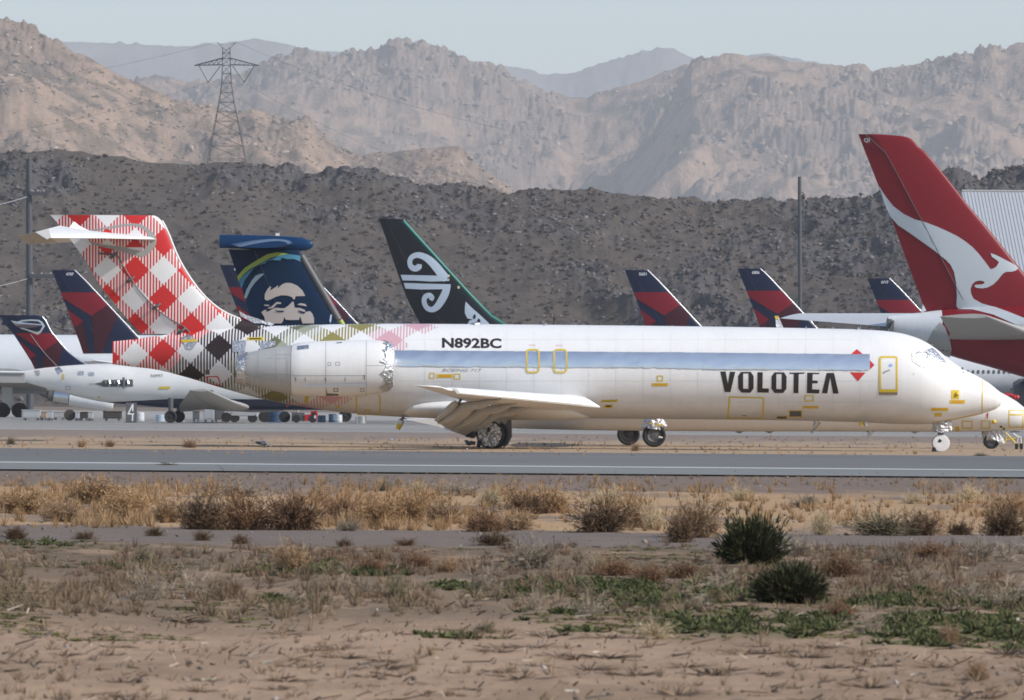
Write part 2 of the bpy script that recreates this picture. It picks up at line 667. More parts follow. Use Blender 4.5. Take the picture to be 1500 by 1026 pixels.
def text(parent, name, mat, s, box, S, off=0.006, bold=0.0, slant=0.0, dy=3.0, shear=0.0):
    return decal_bm(text_bm(s, *box, bold=bold, slant=slant, shear=shear), name, mat, parent, S.surf, S.Y, off, 20.0, dy)

def wing(mb, secs, m=12):
    """secs: (leading Vector, trailing Vector, thickness) from root to tip; an aerofoil of real thickness."""
    rings = []
    for le, te, t in secs:
        le, te = Vector(le), Vector(te)
        ch = le - te
        up = Vector((0, 0, 1))
        ring = []
        cs = (1 - np.cos(np.linspace(0, math.pi, m))) / 2
        for c in cs:
            ring.append(te + ch * c + up * (max(float(naca(np.array([c]))[0]) * t, 0.006) * 1.15))
        for c in cs[::-1]:
            ring.append(te + ch * c - up * max(float(naca(np.array([c]))[0]) * t * 0.85, 0.006))
        rings.append(ring)
    return mb.loops(rings)

def wheel(parent, c, r, w, hub=None, tmat=None, hubmat=None):
    """A tyre (part) with its hub (sub-part); the axle lies across the aircraft."""
    c = Vector(c)
    t = MB().lathe(c, (0, 1, 0), [(-w * .30, r * .58), (-w * .42, r * .72), (-w * .5, r * .86), (-w * .40, r * .96), (-w * .2, r), (w * .2, r), (w * .40, r * .96), (w * .5, r * .86), (w * .42, r * .72), (w * .30, r * .58)], 28)
    ty = t.build('tyre', tmat or BLACK, parent, 40)
    h = MB().lathe(c, (0, 1, 0), [(-w * .34, r * .10), (-w * .36, r * .22), (-w * .30, r * .30), (-w * .32, r * .52), (-w * .40, r * .58), (w * .40, r * .58), (w * .3, r * .2)], 24)
    h.build('wheel_hub', hubmat or DGREY, ty, 40)
    return ty

def crumpled(ob, cuts=2, amp=.03, seed=1):
    """Creases a foil wrap: finer faces, each corner pushed its own way."""
    r = np.random.default_rng(seed)
    bm = bmesh.new()
    bm.from_mesh(ob.data)
    bmesh.ops.triangulate(bm, faces=bm.faces)
    bmesh.ops.subdivide_edges(bm, edges=[e for e in bm.edges if e.calc_length() > amp * 2], cuts=cuts, use_grid_fill=True)
    bmesh.ops.triangulate(bm, faces=bm.faces)
    for v in bm.verts:
        v.co += Vector(r.normal(size=3)) * amp * .6
    for f in bm.faces:
        f.smooth = False
    bm.to_mesh(ob.data)
    bm.free()
    return ob
# ------------------------------------------------------------------ the desert floor
def Yp(py):
    """Distance of the ground shown at row py (middle column)."""
    return EYE * FPX / (py - 585.0)

RUN_N, RUN_F = Yp(693.5), Yp(662.5)
RAMP_N, RAMP_F = Yp(634.5), 820.0

def tinted(name, rough=0.95, scale=9.0, amt=0.35, bump=0.4, bdist=0.03):
    t = NT(name)
    va = t.n('VertexColor', layer_name='tint')
    c = t.coords()
    a = t.noise(scale, 6, 0.65, c)
    b = t.noise(scale * 0.13, 4, 0.6, c)
    f = t.math('ADD', t.math('MULTIPLY', t.math('SUBTRACT', a, 0.5), amt * 2.2), t.math('MULTIPLY', t.math('SUBTRACT', b, 0.5), amt * 1.5))
    k = t.math('ADD', f, 1.0)
    mul = t.n('Mix', data_type='RGBA', blend_type='MULTIPLY')
    mul.inputs[0].default_value = 1.0
    t.l(va.outputs[0], mul.inputs[6])
    cr = t.n('CombineColor')
    for i in range(3):
        t.l(k, cr.inputs[i])
    t.l(cr.outputs[0], mul.inputs[7])
    t.bsdf(mul.outputs[2], rough, spec=0.15, normal=t.bump(a, bump, bdist))
    return t.m

def ground_h(x, y):
    slab = np.maximum(sstep(RUN_N - 5, RUN_N - 1.0, y) * (1 - sstep(RUN_F + 1.0, RUN_F + 4, y)), sstep(RAMP_N - 8, RAMP_N - 1, y))
    amp = np.where(y < 110, 1.0, np.where(y < RUN_N, 0.9, 0.25))
    big = (fbm(x * 0.35, y * 0.16, 3, 11) - 0.5) * 0.11
    mid = (fbm(x * 1.3, y * 0.9, 4, 12) - 0.5) * 0.05
    fine = (ridged(x * 3.6, y * 2.6, 3, 13) - 0.6) * 0.020
    h = (big + mid + fine) * amp
    track = np.exp(-((y - 0.5 * (Yp(779) + Yp(799))) / 4.2) ** 4)
    h = h * (1 - 0.75 * track) + 0.03 * track
    return h * (1 - slab) - 0.035 * slab - 0.004

def green_d(x, y):
    d = np.zeros_like(x)
    for cx_, cy2, rx, ry, a in ((440, 833, 90, 9, 1), (545, 837, 60, 10, 1), (690, 858, 60, 9, .8), (770, 862, 80, 16, .7), (905, 862, 110, 13, 1), (960, 880, 90, 12, .8), (1060, 862, 110, 18, .6), (1100, 915, 170, 17, .75), (1330, 874, 120, 16, 1), (1390, 925, 130, 22, .8), (1490, 880, 90, 18, .7), (40, 800, 120, 8, .35), (180, 830, 140, 8, .35), (420, 880, 60, 6, .5), (650, 930, 60, 6, .4), (840, 900, 110, 14, .45), (120, 765, 110, 5, .4), (1490, 940, 60, 16, .6), (850, 925, 100, 10, .3)):
        d = np.maximum(d, a * np.exp(-((x - cx_) / rx) ** 2 - ((y - cy2) / ry) ** 2))
    return np.clip(d * 1.5 - .25, 0, 1) * sstep(.30, .56, fbm(x / 28, y / 9, 4, 8))

def ground_tint(x, y):
    py = 585.0 + EYE * FPX / np.maximum(y, 20)
    n1 = fbm(x * 0.5, y * 0.22, 5, 21)
    n2 = fbm(x * 1.9, y * 0.8, 4, 22)
    pe = py + (n1 - 0.5) * 22 + (n2 - 0.5) * 10
    def C(*c):
        return np.array(c)[None, :]
    fore = C(.365, .250, .165)
    fore2 = C(.275, .188, .122)
    weed = C(.150, .108, .070)
    track = C(.175, .142, .122)
    straw = C(.41, .268, .148)
    should = C(.19, .142, .112)
    verge = C(.38, .275, .18)
    verge2 = C(.235, .185, .152)
    def L(a, b, t):
        return a + (b - a) * t[:, None]
    c = L(fore2 + 0 * n1[:, None], fore, sstep(0.36, 0.62, n1 * 0.6 + n2 * 0.4))
    wz = 1 - sstep(885, 930, pe)
    c = L(c, weed * 1.0 + 0 * c, wz * 0.92 * sstep(0.22, 0.5, n2))
    c = L(c, fore * 0.9 + 0 * c, sstep(835, 870, pe) * (1 - sstep(880, 900, pe)) * 0.35)
    xp = 750 + x / np.maximum(y, 20) * FPX
    gd = green_d(xp, py) * (1 - sstep(955, 980, py)) * sstep(760, 780, py)
    c = L(c, C(.105, .115, .042) + 0 * c, gd * .9)
    tr = 1 - sstep(798, 804, py + (n2 - 0.5) * 10)
    c = L(c, track + 0 * c, tr * 0.85)
    st = 1 - sstep(774, 779, py + (n2 - 0.5) * 8)
    c = L(c, L(should * 1.1 + 0 * c, straw, sstep(0.27, 0.47, n1)), st)
    sh = 1 - sstep(712, 730, pe)
    c = L(c, should + 0 * c, sh)
    ver = 1 - sstep(664, 672, py)
    c = L(c, L(verge2 + 0 * c, verge, sstep(641, 650, pe * 0.6 + py * 0.4)), ver)
    hill = sstep(840, 900, y)
    c = L(c, C(.20, .16, .125) + 0 * c, hill)
    return c

rows = [np.linspace(30, 34, 3)]
y = 35.0
r = []
while y < 175:
    r.append(y)
    y += max(0.11, y * y / 18000 * 0.85)
rows += [np.array(r), np.linspace(176, 262, 60), np.linspace(268, 900, 60), np.geomspace(920, 19500, 14)]
gy = np.concatenate([np.array([-3400, -1500, -600, -200, -60, 20]), *rows])
inner = np.linspace(-1.28, 1.28, 430)
def gx_of(yv):
    half = max(4.5, 0.0825 * max(yv, 30))
    xs = inner * half
    out = np.array([1.6, 2.6, 5, 12, 40]) * half + np.array([1, 5, 20, 60, 200])
    return np.concatenate([-out[::-1], xs, out])
GX = np.stack([gx_of(v) for v in gy])
GY = np.repeat(gy[:, None], GX.shape[1], 1)
fx, fy = GX.ravel(), GY.ravel()
gz = ground_h(fx, fy)
gv = np.stack([fx, fy, gz], 1)
ny_, nx_ = GX.shape
ii = (np.arange(ny_ - 1)[:, None] * nx_ + np.arange(nx_ - 1)[None, :]).ravel()
gf = np.stack([ii, ii + 1, ii + nx_ + 1, ii + nx_], 1)
ground = np_mesh('ground', gv, gf, tinted('desert_soil', scale=14.0, amt=0.30, bump=0.5, bdist=0.02), ground_tint(fx, fy), smooth=True)
kind(ground, 'structure')

def sheet(name, mat, x0, x1, ya, yb, z0, z1, parent=None):
    mb = MB().box(((x0 + x1) / 2, (ya + yb) / 2, (z0 + z1) / 2), (x1 - x0, yb - ya, z1 - z0))
    return mb.build(name, mat, parent)

def slab_mat(name, col, streak, rough=0.85):
    t = NT(name)
    c = t.coords((0.06, 0.9, 1))
    a = t.noise(1.0, 6, 0.65, c)
    b = t.noise(14.0, 4, 0.6, t.coords((0.5, 0.5, 1)))
    cc = t.noise(0.05, 3, 0.5, t.coords((1, 1, 1)))
    k = t.math('ADD', t.math('MULTIPLY', t.math('SUBTRACT', a, 0.5), streak), t.math('MULTIPLY', t.math('SUBTRACT', b, 0.5), 0.25))
    k = t.math('ADD', k, t.math('MULTIPLY', t.math('SUBTRACT', cc, 0.5), streak))
    lo = tuple(v * 0.6 for v in col)
    hi = tuple(v * 1.35 for v in col)
    t.bsdf(t.ramp(t.math('ADD', k, 0.5), [(0.1, lo), (0.9, hi)]), rough, spec=0.2)
    return t.m

ASPHALT = slab_mat('aged_asphalt', (.162, .156, .150), 0.6)
SHOULDER = slab_mat('shoulder_asphalt', (.205, .208, .200), 0.4)
CONCRETE = slab_mat('apron_concrete', (.335, .318, .292), 0.5)
LINE = painted('worn_white_line', (0.62, 0.62, 0.62), 0.7, 0.5, dirtcol=(.2, .2, .2), scale=0.5)

runway = kind(sheet('runway', ASPHALT, -400, 400, RUN_N + 1.2, RUN_F, -0.3, 0.0), 'structure')
YL = Yp(683.2)
kind(sheet('edge_line', LINE, -400, 400, YL - 1.0, YL + 1.0, 0.002, 0.006, runway), 'structure')
kind(sheet('shoulder', SHOULDER, -400, 400, RUN_N, YL - 3.2, 0.002, 0.008, runway), 'structure')
CRACK = painted('crack_sealant', (0.05, 0.05, 0.052), 0.7, 0.2)
crk = MB()
for k in range(26):
    x0 = rng.uniform(-24, 22)
    ya = rng.uniform(YL + 2, RUN_F - 4)
    p = Vector((x0, ya, 0.004))
    for j in range(5):
        q = p + Vector((rng.uniform(0.6, 2.2), rng.uniform(-0.5, 1.3), 0))
        n = Vector((-(q - p).y, (q - p).x, 0)).normalized() * 0.05
        crk.add([p - n, q - n, q + n, p + n], [(0, 1, 2, 3)])
        p = q
kind(crk.build('crack_seal', CRACK, runway), 'stuff')

apron = kind(sheet('apron', CONCRETE, -500, 500, RAMP_N, RAMP_F, -0.3, 0.0), 'structure')
crk = MB()
for k in range(1, 24):
    crk.box((0, RAMP_N + k * 7.6, 0.004), (500, 0.25, 0.004))
kind(crk.build('slab_joint', CRACK, apron), 'stuff')

# ------------------------------------------------------------------ hills
class Hill:
    def __init__(s, name, crest, Yc, Yb, px0, px1, nx, ny, relief, tintf, back=0.25, z0=-1.0, prof=1.15, mat=None, seed=0):
        s.Yc, s.Yb, s.z0, s.seed, s.prof = Yc, Yb, z0, seed, prof
        s.cx = np.array([c[0] for c in crest], float)
        s.cz = np.array([W(c[0], c[1], Yc).z for c in crest])
        s.relief = relief
        s.bx = np.arange(px0 - 1700, px1 + 1700, 4.0)
        raw = np.interp(s.bx, s.cx, s.cz)
        ker = np.hanning(49)
        s.bz = np.convolve(np.pad(raw, 24, mode='edge'), ker / ker.sum(), mode='valid')
        px = np.concatenate([np.linspace(px0 - 1500, px0, 70)[:-1], np.linspace(px0, px1, nx), np.linspace(px1, px1 + 1500, 70)[1:]])
        t = np.concatenate([np.linspace(0, 1, ny), 1 + back * np.linspace(0, 1, 10)[1:]])
        P, T = np.meshgrid(px, t)
        x, y, z = s.pt(P.ravel(), T.ravel())
        n = len(px)
        m = len(t)
        i = (np.arange(m - 1)[:, None] * n + np.arange(n - 1)[None, :]).ravel()
        F = np.stack([i, i + 1, i + n + 1, i + n], 1)
        col = tintf(x, y, z, P.ravel(), T.ravel())
        s.ob = kind(np_mesh(name, np.stack([x, y, z], 1), F, mat, col, smooth=False, origin=(0, Yc, 0)), 'structure')
    def pt(s, px, t):
        y = s.Yb + (s.Yc - s.Yb) * t
        x = (px - 750.0) / FPX * y
        wob = (fbm(px / 60, t * 3.0, 3, s.seed + 900) - .5) * 90 * np.clip(1 - t, 0, 1) ** .7
        fine = np.interp(px, s.cx, s.cz)
        broad = np.interp(px + wob, s.bx, s.bz)
        cz = broad + (fine - broad) * np.clip(t, 0, 1) ** 7
        g = np.where(t <= 1, np.clip(t, 0, 1) ** s.prof, 1 - 1.6 * (np.maximum(t, 1) - 1))
        z = s.z0 + (cz - s.z0) * g + s.relief(x, y, px, t)
        return x, y, z

HILLMAT = tinted('dry_hillside', scale=0.30, amt=0.42, bump=0.9, bdist=1.6)
MOUNTMAT = tinted('rocky_mountain', scale=0.14, amt=0.46, bump=1.0, bdist=4.0)
RIDGEMAT = tinted('stony_ridge', scale=1.1, amt=0.34, bump=0.7, bdist=0.25)

def mixc(a, b, t):
    return np.array(a)[None, :] + (np.array(b) - np.array(a))[None, :] * t[:, None]

# the dark stony ridge behind the airfield
RIDGE = [(-300, 225), (0, 218), (40, 222), (80, 218), (120, 222), (150, 228), (180, 229), (200, 235), (240, 240), (280, 242), (300, 240), (330, 235), (358, 234), (372, 244), (400, 250), (440, 256), (470, 258), (500, 246), (520, 249), (550, 258), (590, 265), (640, 275), (700, 276), (760, 276), (800, 279), (850, 281), (900, 285), (950, 286), (1000, 290), (1050, 295), (1100, 295), (1150, 293), (1200, 293), (1250, 291), (1280, 286), (1300, 270), (1330, 262), (1390, 252), (1405, 246), (1420, 250), (1432, 258), (1450, 258), (1480, 245), (1500, 240), (1800, 228)]
def ridge_mask(x, y):
    px, t = 750 + x / y * FPX, (y - 1120) / 180.0
    bare = .85 * np.exp(-((px - 890) / 270) ** 2 - ((t - .92) / .24) ** 2) + .8 * np.exp(-((px - 820) / 210) ** 2 - ((t - .05) / .13) ** 2) + .6 * np.exp(-((px - 60) / 150) ** 2 - ((t - .1) / .2) ** 2)
    return sstep(0.38, 0.54, fbm(x / 34, y / 40, 4, 71)) * (1 - np.clip(bare, 0, 1))
def ridge_relief(x, y, px, t):
    tp = np.clip(t, 0, 1)
    k = 4 * tp * (1 - tp)
    m = ridge_mask(x, y)
    wx = x + (fbm(x / 30, y / 50, 3, 79) - .5) * 40
    z = (ridged((wx + .5 * y) / 46, (y - .4 * wx) / 110, 4, 72) - 0.6) * 9.0 * k
    z = z + (fbm(x / 9, y / 10, 4, 73) - 0.5) * 3.2 * np.minimum(1, 4 * tp) * (0.35 + m)
    z = z + (ridged((x * .8 + y * .6) / 5.5, (y * .8 - x * .6) / 6.0, 4, 77) - 0.55) * 4.2 * m * np.minimum(1, 6 * tp)
    z = z + (ridged(x / 2.4, y / 2.8, 3, 74) - 0.6) * 1.7 * (0.15 + m) * np.minimum(1, 6 * tp)
    return z
def ridge_tint(x, y, z, px, t):
    m = ridge_mask(x, y)
    n = fbm(x / 5, y / 8, 4, 75)
    c = mixc((.100, .083, .071), (.086, .080, .081), sstep(0.3, 0.8, m * 0.7 + n * 0.3))
    sc = sstep(0.52, 0.62, fbm(x / 3.0, y / 3.6, 3, 76))
    return c * (1 - 0.45 * sc[:, None]) + np.array((.065, .058, .05))[None, :] * 0.45 * sc[:, None]
ridge = Hill('hills', RIDGE, 1300, 1120, -320, 1820, 1000, 170, ridge_relief, ridge_tint, mat=RIDGEMAT, seed=1, prof=1.05)

# the sunlit foothill on the left
FOOT = [(-400, 40), (-100, 20), (0, 27), (30, 31), (45, 40), (58, 52), (70, 58), (100, 77), (133, 90), (170, 113), (207, 127), (240, 140), (277, 150), (307, 154), (330, 163), (350, 163), (367, 159), (395, 172), (423, 174), (447, 170), (463, 194), (480, 207), (500, 219), (530, 226), (560, 226), (610, 218), (650, 214), (668, 216), (690, 236), (715, 259), (735, 276), (760, 292), (900, 330)]
def rockmask(x, y, sc, seed, lo=0.5, hi=0.6):
    return sstep(lo, hi, fbm(x / sc, y / (sc * 1.2), 5, seed))
def relief_of(sc, amp, seed):
    def f(x, y, px, t):
        tp = np.clip(t, 0, 1)
        k = 4 * tp * (1 - tp)
        m = rockmask(x, y, sc * 0.35, seed + 3, .42, .64)
        wx = (fbm(x / sc, y / sc, 3, seed + 11) - .5) * sc * .9
        xs = (x + wx) * .86 + .5 * y
        yr = y * .86 - .5 * (x + wx)
        z = (ridged(xs / sc, yr / (sc * 1.3), 4, seed) - 0.6) * amp * k
        z = z + (fbm((xs + wx) / (sc * 0.30), yr / (sc * 0.32), 5, seed + 1) - 0.5) * amp * 0.95 * (0.25 + 0.75 * k)
        z = z + (ridged((x * .8 + y * .6) / (sc * 0.09), (y * .8 - x * .6) / (sc * 0.11), 4, seed + 2) - 0.55) * amp * 0.26 * (0.12 + m) * (0.45 + 0.55 * k)
        z = z + (ridged((x * .7 - y * .7) / (sc * 0.03), (x * .7 + y * .7) / (sc * 0.035), 3, seed + 7) - 0.55) * amp * 0.12 * (0.2 + m)
        return z
    return f
def tint_of(sc, seed, soil, rock, shrub=(.075, .068, .05), amt=0.6):
    def f(x, y, z, px, t):
        m = rockmask(x, y, sc * 0.35, seed + 3, .42, .64)
        n = fbm(x / (sc * 0.05), y / (sc * 0.08), 3, seed + 5)
        c = mixc(soil, rock, m * (0.6 + 0.4 * n))
        dk = sstep(.50, .62, fbm(x / (sc * .22), y / (sc * .22), 5, seed + 15)) * sstep(.35, .6, n)
        c = c * (1 - .6 * dk[:, None]) + np.array((.135, .115, .105))[None, :] * .6 * dk[:, None]
        s = sstep(0.53, 0.66, n) * amt * (1 - 0.6 * m)
        return c * (1 - s[:, None]) + np.array(shrub)[None, :] * s[:, None]
    return f
foot = Hill('foothill', FOOT, 4500, 3640, -420, 920, 620, 150, relief_of(195, 45, 31), tint_of(195, 31, (.325, .232, .170), (.225, .172, .14)), mat=HILLMAT, prof=1.1)

MID_R = [(600, 430), (760, 330), (820, 296), (850, 284), (872, 262), (890, 256), (905, 236), (925, 226), (938, 204), (952, 196), (966, 170), (978, 150), (988, 128), (1000, 110), (1010, 92), (1040, 86), (1070, 79), (1085, 79), (1100, 83), (1140, 85), (1180, 89), (1210, 95), (1228, 98), (1240, 92), (1252, 90), (1264, 91), (1275, 101), (1310, 96), (1345, 93), (1380, 83), (1400, 78), (1422, 80), (1436, 68), (1450, 62), (1470, 69), (1485, 62), (1500, 59), (1600, 50), (1900, 60)]
midr = Hill('mountain', MID_R, 9000, 7450, 620, 1900, 720, 175, relief_of(355, 110, 41), tint_of(355, 41, (.335, .236, .172), (.22, .172, .142)), mat=MOUNTMAT, prof=1.1)
MID_L = [(-100, 170), (150, 150), (200, 117), (225, 113), (245, 112), (270, 117), (290, 114), (320, 118), (345, 106), (367, 100), (400, 86), (427, 78), (442, 75), (470, 82), (500, 80), (530, 80), (555, 78), (566, 68), (578, 65), (600, 69), (620, 73), (650, 83), (690, 95), (704, 91), (718, 97), (735, 100), (748, 110), (775, 125), (800, 133), (830, 140), (858, 143), (870, 137), (900, 127), (930, 116), (955, 107), (975, 99), (992, 93), (1012, 91), (1040, 88), (1090, 90), (1200, 140)]
midl = Hill('mountain', MID_L, 9700, 8150, -120, 1150, 720, 165, relief_of(360, 112, 51), tint_of(360, 51, (.335, .236, .172), (.22, .172, .142)), mat=MOUNTMAT, prof=1.15)
FAR = [(-400, 60), (0, 62), (90, 62), (150, 63), (200, 65), (250, 66), (284, 64), (300, 60), (318, 64), (345, 62), (370, 57), (395, 61), (430, 68), (480, 76), (540, 82), (640, 86), (700, 92), (740, 98), (770, 106), (800, 115), (820, 114), (860, 103), (910, 88), (932, 80), (960, 76), (985, 75), (1000, 80), (1015, 87), (1050, 91), (1080, 84), (1100, 78), (1120, 78), (1150, 84), (1200, 95), (1300, 110), (1700, 100)]
far = Hill('mountain', FAR, 18000, 15600, -420, 1800, 640, 80, relief_of(920, 110, 61), tint_of(920, 61, (.22, .20, .18), (.15, .15, .14)), mat=HILLMAT, prof=1.1)

# ------------------------------------------------------------------ boulders and scrub on the slopes
def hull_mesh(seed, n=11, flat=0.75):
    r = np.random.default_rng(seed)
    bm = bmesh.new()
    for k in range(n):
        v = r.normal(size=3)
        v /= np.linalg.norm(v)
        v *= r.uniform(0.75, 1.05)
        bm.verts.new((v[0], v[1] * 0.9, v[2] * flat))
    bmesh.ops.convex_hull(bm, input=bm.verts)
    for v in [v for v in bm.verts if not v.link_faces]:
        bm.verts.remove(v)
    bmesh.ops.triangulate(bm, faces=bm.faces)
    bm.verts.index_update()
    V = np.array([v.co for v in bm.verts])
    F = np.array([[v.index for v in f.verts] for f in bm.faces])
    bm.free()
    return V, F

def scatter(protos, pos, size, rot, seed, squash=None):
    """Joins rotated, scaled copies of the prototypes into one vertex and face list."""
    r = np.random.default_rng(seed)
    pick = r.integers(0, len(protos), len(pos))
    VV, FF, base, owner = [], [], 0, []
    for k, (pv, pf) in enumerate(protos):
        idx = np.where(pick == k)[0]
        if not len(idx):
            continue
        c, s_ = np.cos(rot[idx]), np.sin(rot[idx])
        x = pv[None, :, 0] * c[:, None] - pv[None, :, 1] * s_[:, None]
        yv = pv[None, :, 0] * s_[:, None] + pv[None, :, 1] * c[:, None]
        zv = np.repeat(pv[None, :, 2], len(idx), 0)
        sz = size[idx]
        if sz.ndim == 1:
            sz = np.stack([sz, sz, sz], 1)
        v = np.stack([x * sz[:, 0:1], yv * sz[:, 1:2], zv * sz[:, 2:3]], 2) + pos[idx][:, None, :]
        f = pf[None, :, :] + (np.arange(len(idx)) * len(pv))[:, None, None] + base
        VV.append(v.reshape(-1, 3))
        FF.append(f.reshape(-1, pf.shape[1]))
        owner.append(np.repeat(idx, len(pv)))
        base += len(idx) * len(pv)
    return np.concatenate(VV), np.concatenate(FF), np.concatenate(owner)

ROCKS = [hull_mesh(100 + k, 7 + k % 3, 0.6 + 0.12 * (k % 4)) for k in range(14)]
SCRUB = []
for k in range(5):
    r_ = np.random.default_rng(300 + k)
    n = 46
    d = r_.normal(size=(n, 3))
    d /= np.linalg.norm(d, axis=1)[:, None]
    d[:, 2] = np.abs(d[:, 2])
    c = d * r_.uniform(0.35, 1.0, (n, 1)) * np.array([1, 1, 0.8])
    a, b = r_.normal(size=(n, 3)) * 0.30, r_.normal(size=(n, 3)) * 0.30
    SCRUB.append((np.stack([c - a, c + b, c + a], 1).reshape(-1, 3), np.arange(n * 3).reshape(n, 3)))

def strew(name, hill, n, lo, hi, seed, px0, px1, mat, tone, maskf=None, tmin=0.03, tmax=1.0, protos=ROCKS, sink=0.25, power=2.2):
    r = np.random.default_rng(seed)
    px, t = r.uniform(px0, px1, n), r.uniform(tmin, tmax, n)
    x, y, z = hill.pt(px, t)
    keep = np.ones(n, bool)
    if maskf is not None:
        keep = r.uniform(size=n) < maskf(x, y, px, t)
    x, y, z = x[keep], y[keep], z[keep]
    n = len(x)
    s = lo + (hi - lo) * r.uniform(size=n) ** power
    size = np.stack([s * r.uniform(0.7, 1.3, n), s * r.uniform(0.7, 1.2, n), s * r.uniform(0.65, 1.1, n)], 1)
    pos = np.stack([x, y, z - s * sink + s * 0.25], 1)
    V, F, own = scatter(protos, pos, size, r.uniform(0, 6.28, n), seed + 1)
    k = r.uniform(0.7, 1.35, n)[own][:, None]
    w = r.uniform(0, 1, n)[own][:, None]
    col = (np.array(tone[0])[None] * (1 - w) + np.array(tone[1])[None] * w) * k
    return kind(np_mesh(name, V, F, mat, col, origin=(0, hill.Yc, 0)), 'stuff')

ROCKMAT = tinted('boulder_stone', scale=1.6, amt=0.25, bump=0.5, bdist=0.15)
SCRUBMAT = tinted('dry_scrub', scale=2.0, amt=0.3, bump=0.1)
strew('boulders', ridge, 68000, 0.14, .95, 81, -420, 1920, ROCKMAT, ((.074, .070, .075), (.155, .144, .143)), lambda x, y, px, t: 0.12 + 0.88 * ridge_mask(x, y), power=2.7)
strew('scrub', ridge, 5500, 0.25, 0.7, 83, -250, 1750, SCRUBMAT, ((.090, .080, .074), (.125, .107, .096)), None, protos=SCRUB, sink=0.1)
strew('boulders', foot, 8500, 0.7, 4.4, 85, -350, 900, ROCKMAT, ((.24, .205, .175), (.34, .275, .22)), lambda x, y, px, t: 0.15 + 0.85 * rockmask(x, y, 68, 34), power=3.2)
strew('scrub', foot, 7000, 0.5, 1.3, 86, -350, 900, SCRUBMAT, ((.20, .155, .115), (.27, .20, .145)), None, protos=SCRUB, sink=0.1)
strew('boulders', midr, 14000, 1.2, 9.0, 87, 700, 1800, ROCKMAT, ((.17, .14, .12), (.33, .255, .20)), lambda x, y, px, t: 0.12 + 0.88 * rockmask(x, y, 124, 44), power=3.0)
strew('boulders', midl, 12000, 1.2, 9.0, 88, -100, 1100, ROCKMAT, ((.17, .14, .12), (.33, .255, .20)), lambda x, y, px, t: 0.12 + 0.88 * rockmask(x, y, 126, 54), power=3.0)

# ------------------------------------------------------------------ the air between here and the mountains
def haze_box():
    t = NT('desert_haze')
    pv = t.n('VolumePrincipled')
    pv.inputs['Color'].default_value = (0.96, 0.97, 1.0, 1)
    pv.inputs['Density'].default_value = HAZE
    pv.inputs['Anisotropy'].default_value = 0.0
    t.l(pv.outputs[0], t.out.inputs['Volume'])
    mb = MB().box((0, 8400, 579), (12000, 23800, 1160))
    o = mb.build('haze', t.m)
    return kind(o, 'stuff')
HAZE = 0.000075
haze_box()
# ================================================================== the white rear-engined jetliner on the verge
YV = 250.0
CX = W(750, 560, YV).x
jet = thing('jetliner', (W(718, 657, YV).x, YV, 0.0), 'long white stored jetliner with red gingham T-tail, black VOLOTEA lettering and foil along its windows', 'airliner')

ROW2 = W(500, 478.0, YV).z       # height of the second row of diamonds
ROW3 = W(200, 519.0, YV).z
U0 = W(156.7, 395.6, YV)         # a white diamond of the fin
HD = 20.75 / 38.0
def arc_to_v(x, arc):
    s = np.interp(x, [W(px, 500, YV).x for px in (195, 240, 324, 406, 490)], [24.0, 31.0, 43.0, 61.0, 58.0]) / 38.0
    return ROW3 + s - arc

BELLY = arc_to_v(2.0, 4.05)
def gingham():
    t = NT('gingham_livery')
    uv = t.n('UVMap', uv_map='UVMap')
    sp = t.n('SeparateXYZ')
    t.l(uv.outputs[0], sp.inputs[0])
    u, v = sp.outputs[0], sp.outputs[1]
    du = t.math('SUBTRACT', u, U0.x)
    dv = t.math('SUBTRACT', U0.z, v)
    A = t.math('DIVIDE', t.math('ADD', du, dv), 2 * HD)
    B = t.math('DIVIDE', t.math('SUBTRACT', du, dv), 2 * HD)
    pi_ = t.math('FLOORED_MODULO', t.math('ROUND', A), 2.0)
    pj_ = t.math('FLOORED_MODULO', t.math('ROUND', B), 2.0)
    solid = t.math('MULTIPLY', pi_, pj_)
    both0 = t.math('MULTIPLY', t.math('SUBTRACT', 1.0, pi_), t.math('SUBTRACT', 1.0, pj_))
    stripe = t.math('SUBTRACT', t.math('SUBTRACT', 1.0, solid), both0)
    band = t.math('LESS_THAN', t.math('FRACT', t.math('DIVIDE', du, 0.118)), 0.53)
    inkm = t.math('ADD', solid, t.math('MULTIPLY', stripe, band))
    ue = t.math('ADD', u, t.math('SUBTRACT', ROW2, v))
    xa, xb = W(200, 478, YV).x, W(700, 478, YV).x
    def pos(px):
        return (px - 200) / 500.0
    f = t.math('DIVIDE', t.math('SUBTRACT', ue, xa), xb - xa)
    inside = t.math('LESS_THAN', f, pos(655))
    col = t.ramp(f, [(0.0, (.60, .022, .020)), (pos(322), (.028, .014, .012)), (pos(385), (.05, .02, .016)), (pos(406), (.15, .155, .085)), (pos(448), (.33, .34, .25)), (pos(490), (.27, .235, .07)), (pos(573), (.62, .36, .40))], 'CONSTANT')
    g = t.noise(0.8, 5, 0.6, t.coords((1, 1, 2)))
    st = t.noise(2.5, 4, 0.65, t.coords((3, 1, .35)))
    dirt = t.math('MULTIPLY', t.ramp(t.math('MULTIPLY', g, st), [(0.12, 0), (0.45, 1)]), 0.2)
    white = t.mix(dirt, (0.79, 0.785, 0.78), (0.54, 0.50, 0.45))
    # white darkened down the belly: underside shade put into the colour
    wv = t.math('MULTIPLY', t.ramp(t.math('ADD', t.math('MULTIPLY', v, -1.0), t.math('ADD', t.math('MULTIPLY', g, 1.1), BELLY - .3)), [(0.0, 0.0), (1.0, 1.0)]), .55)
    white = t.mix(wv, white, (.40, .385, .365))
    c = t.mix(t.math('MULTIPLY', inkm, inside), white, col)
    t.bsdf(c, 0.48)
    return t.m
GING = gingham()

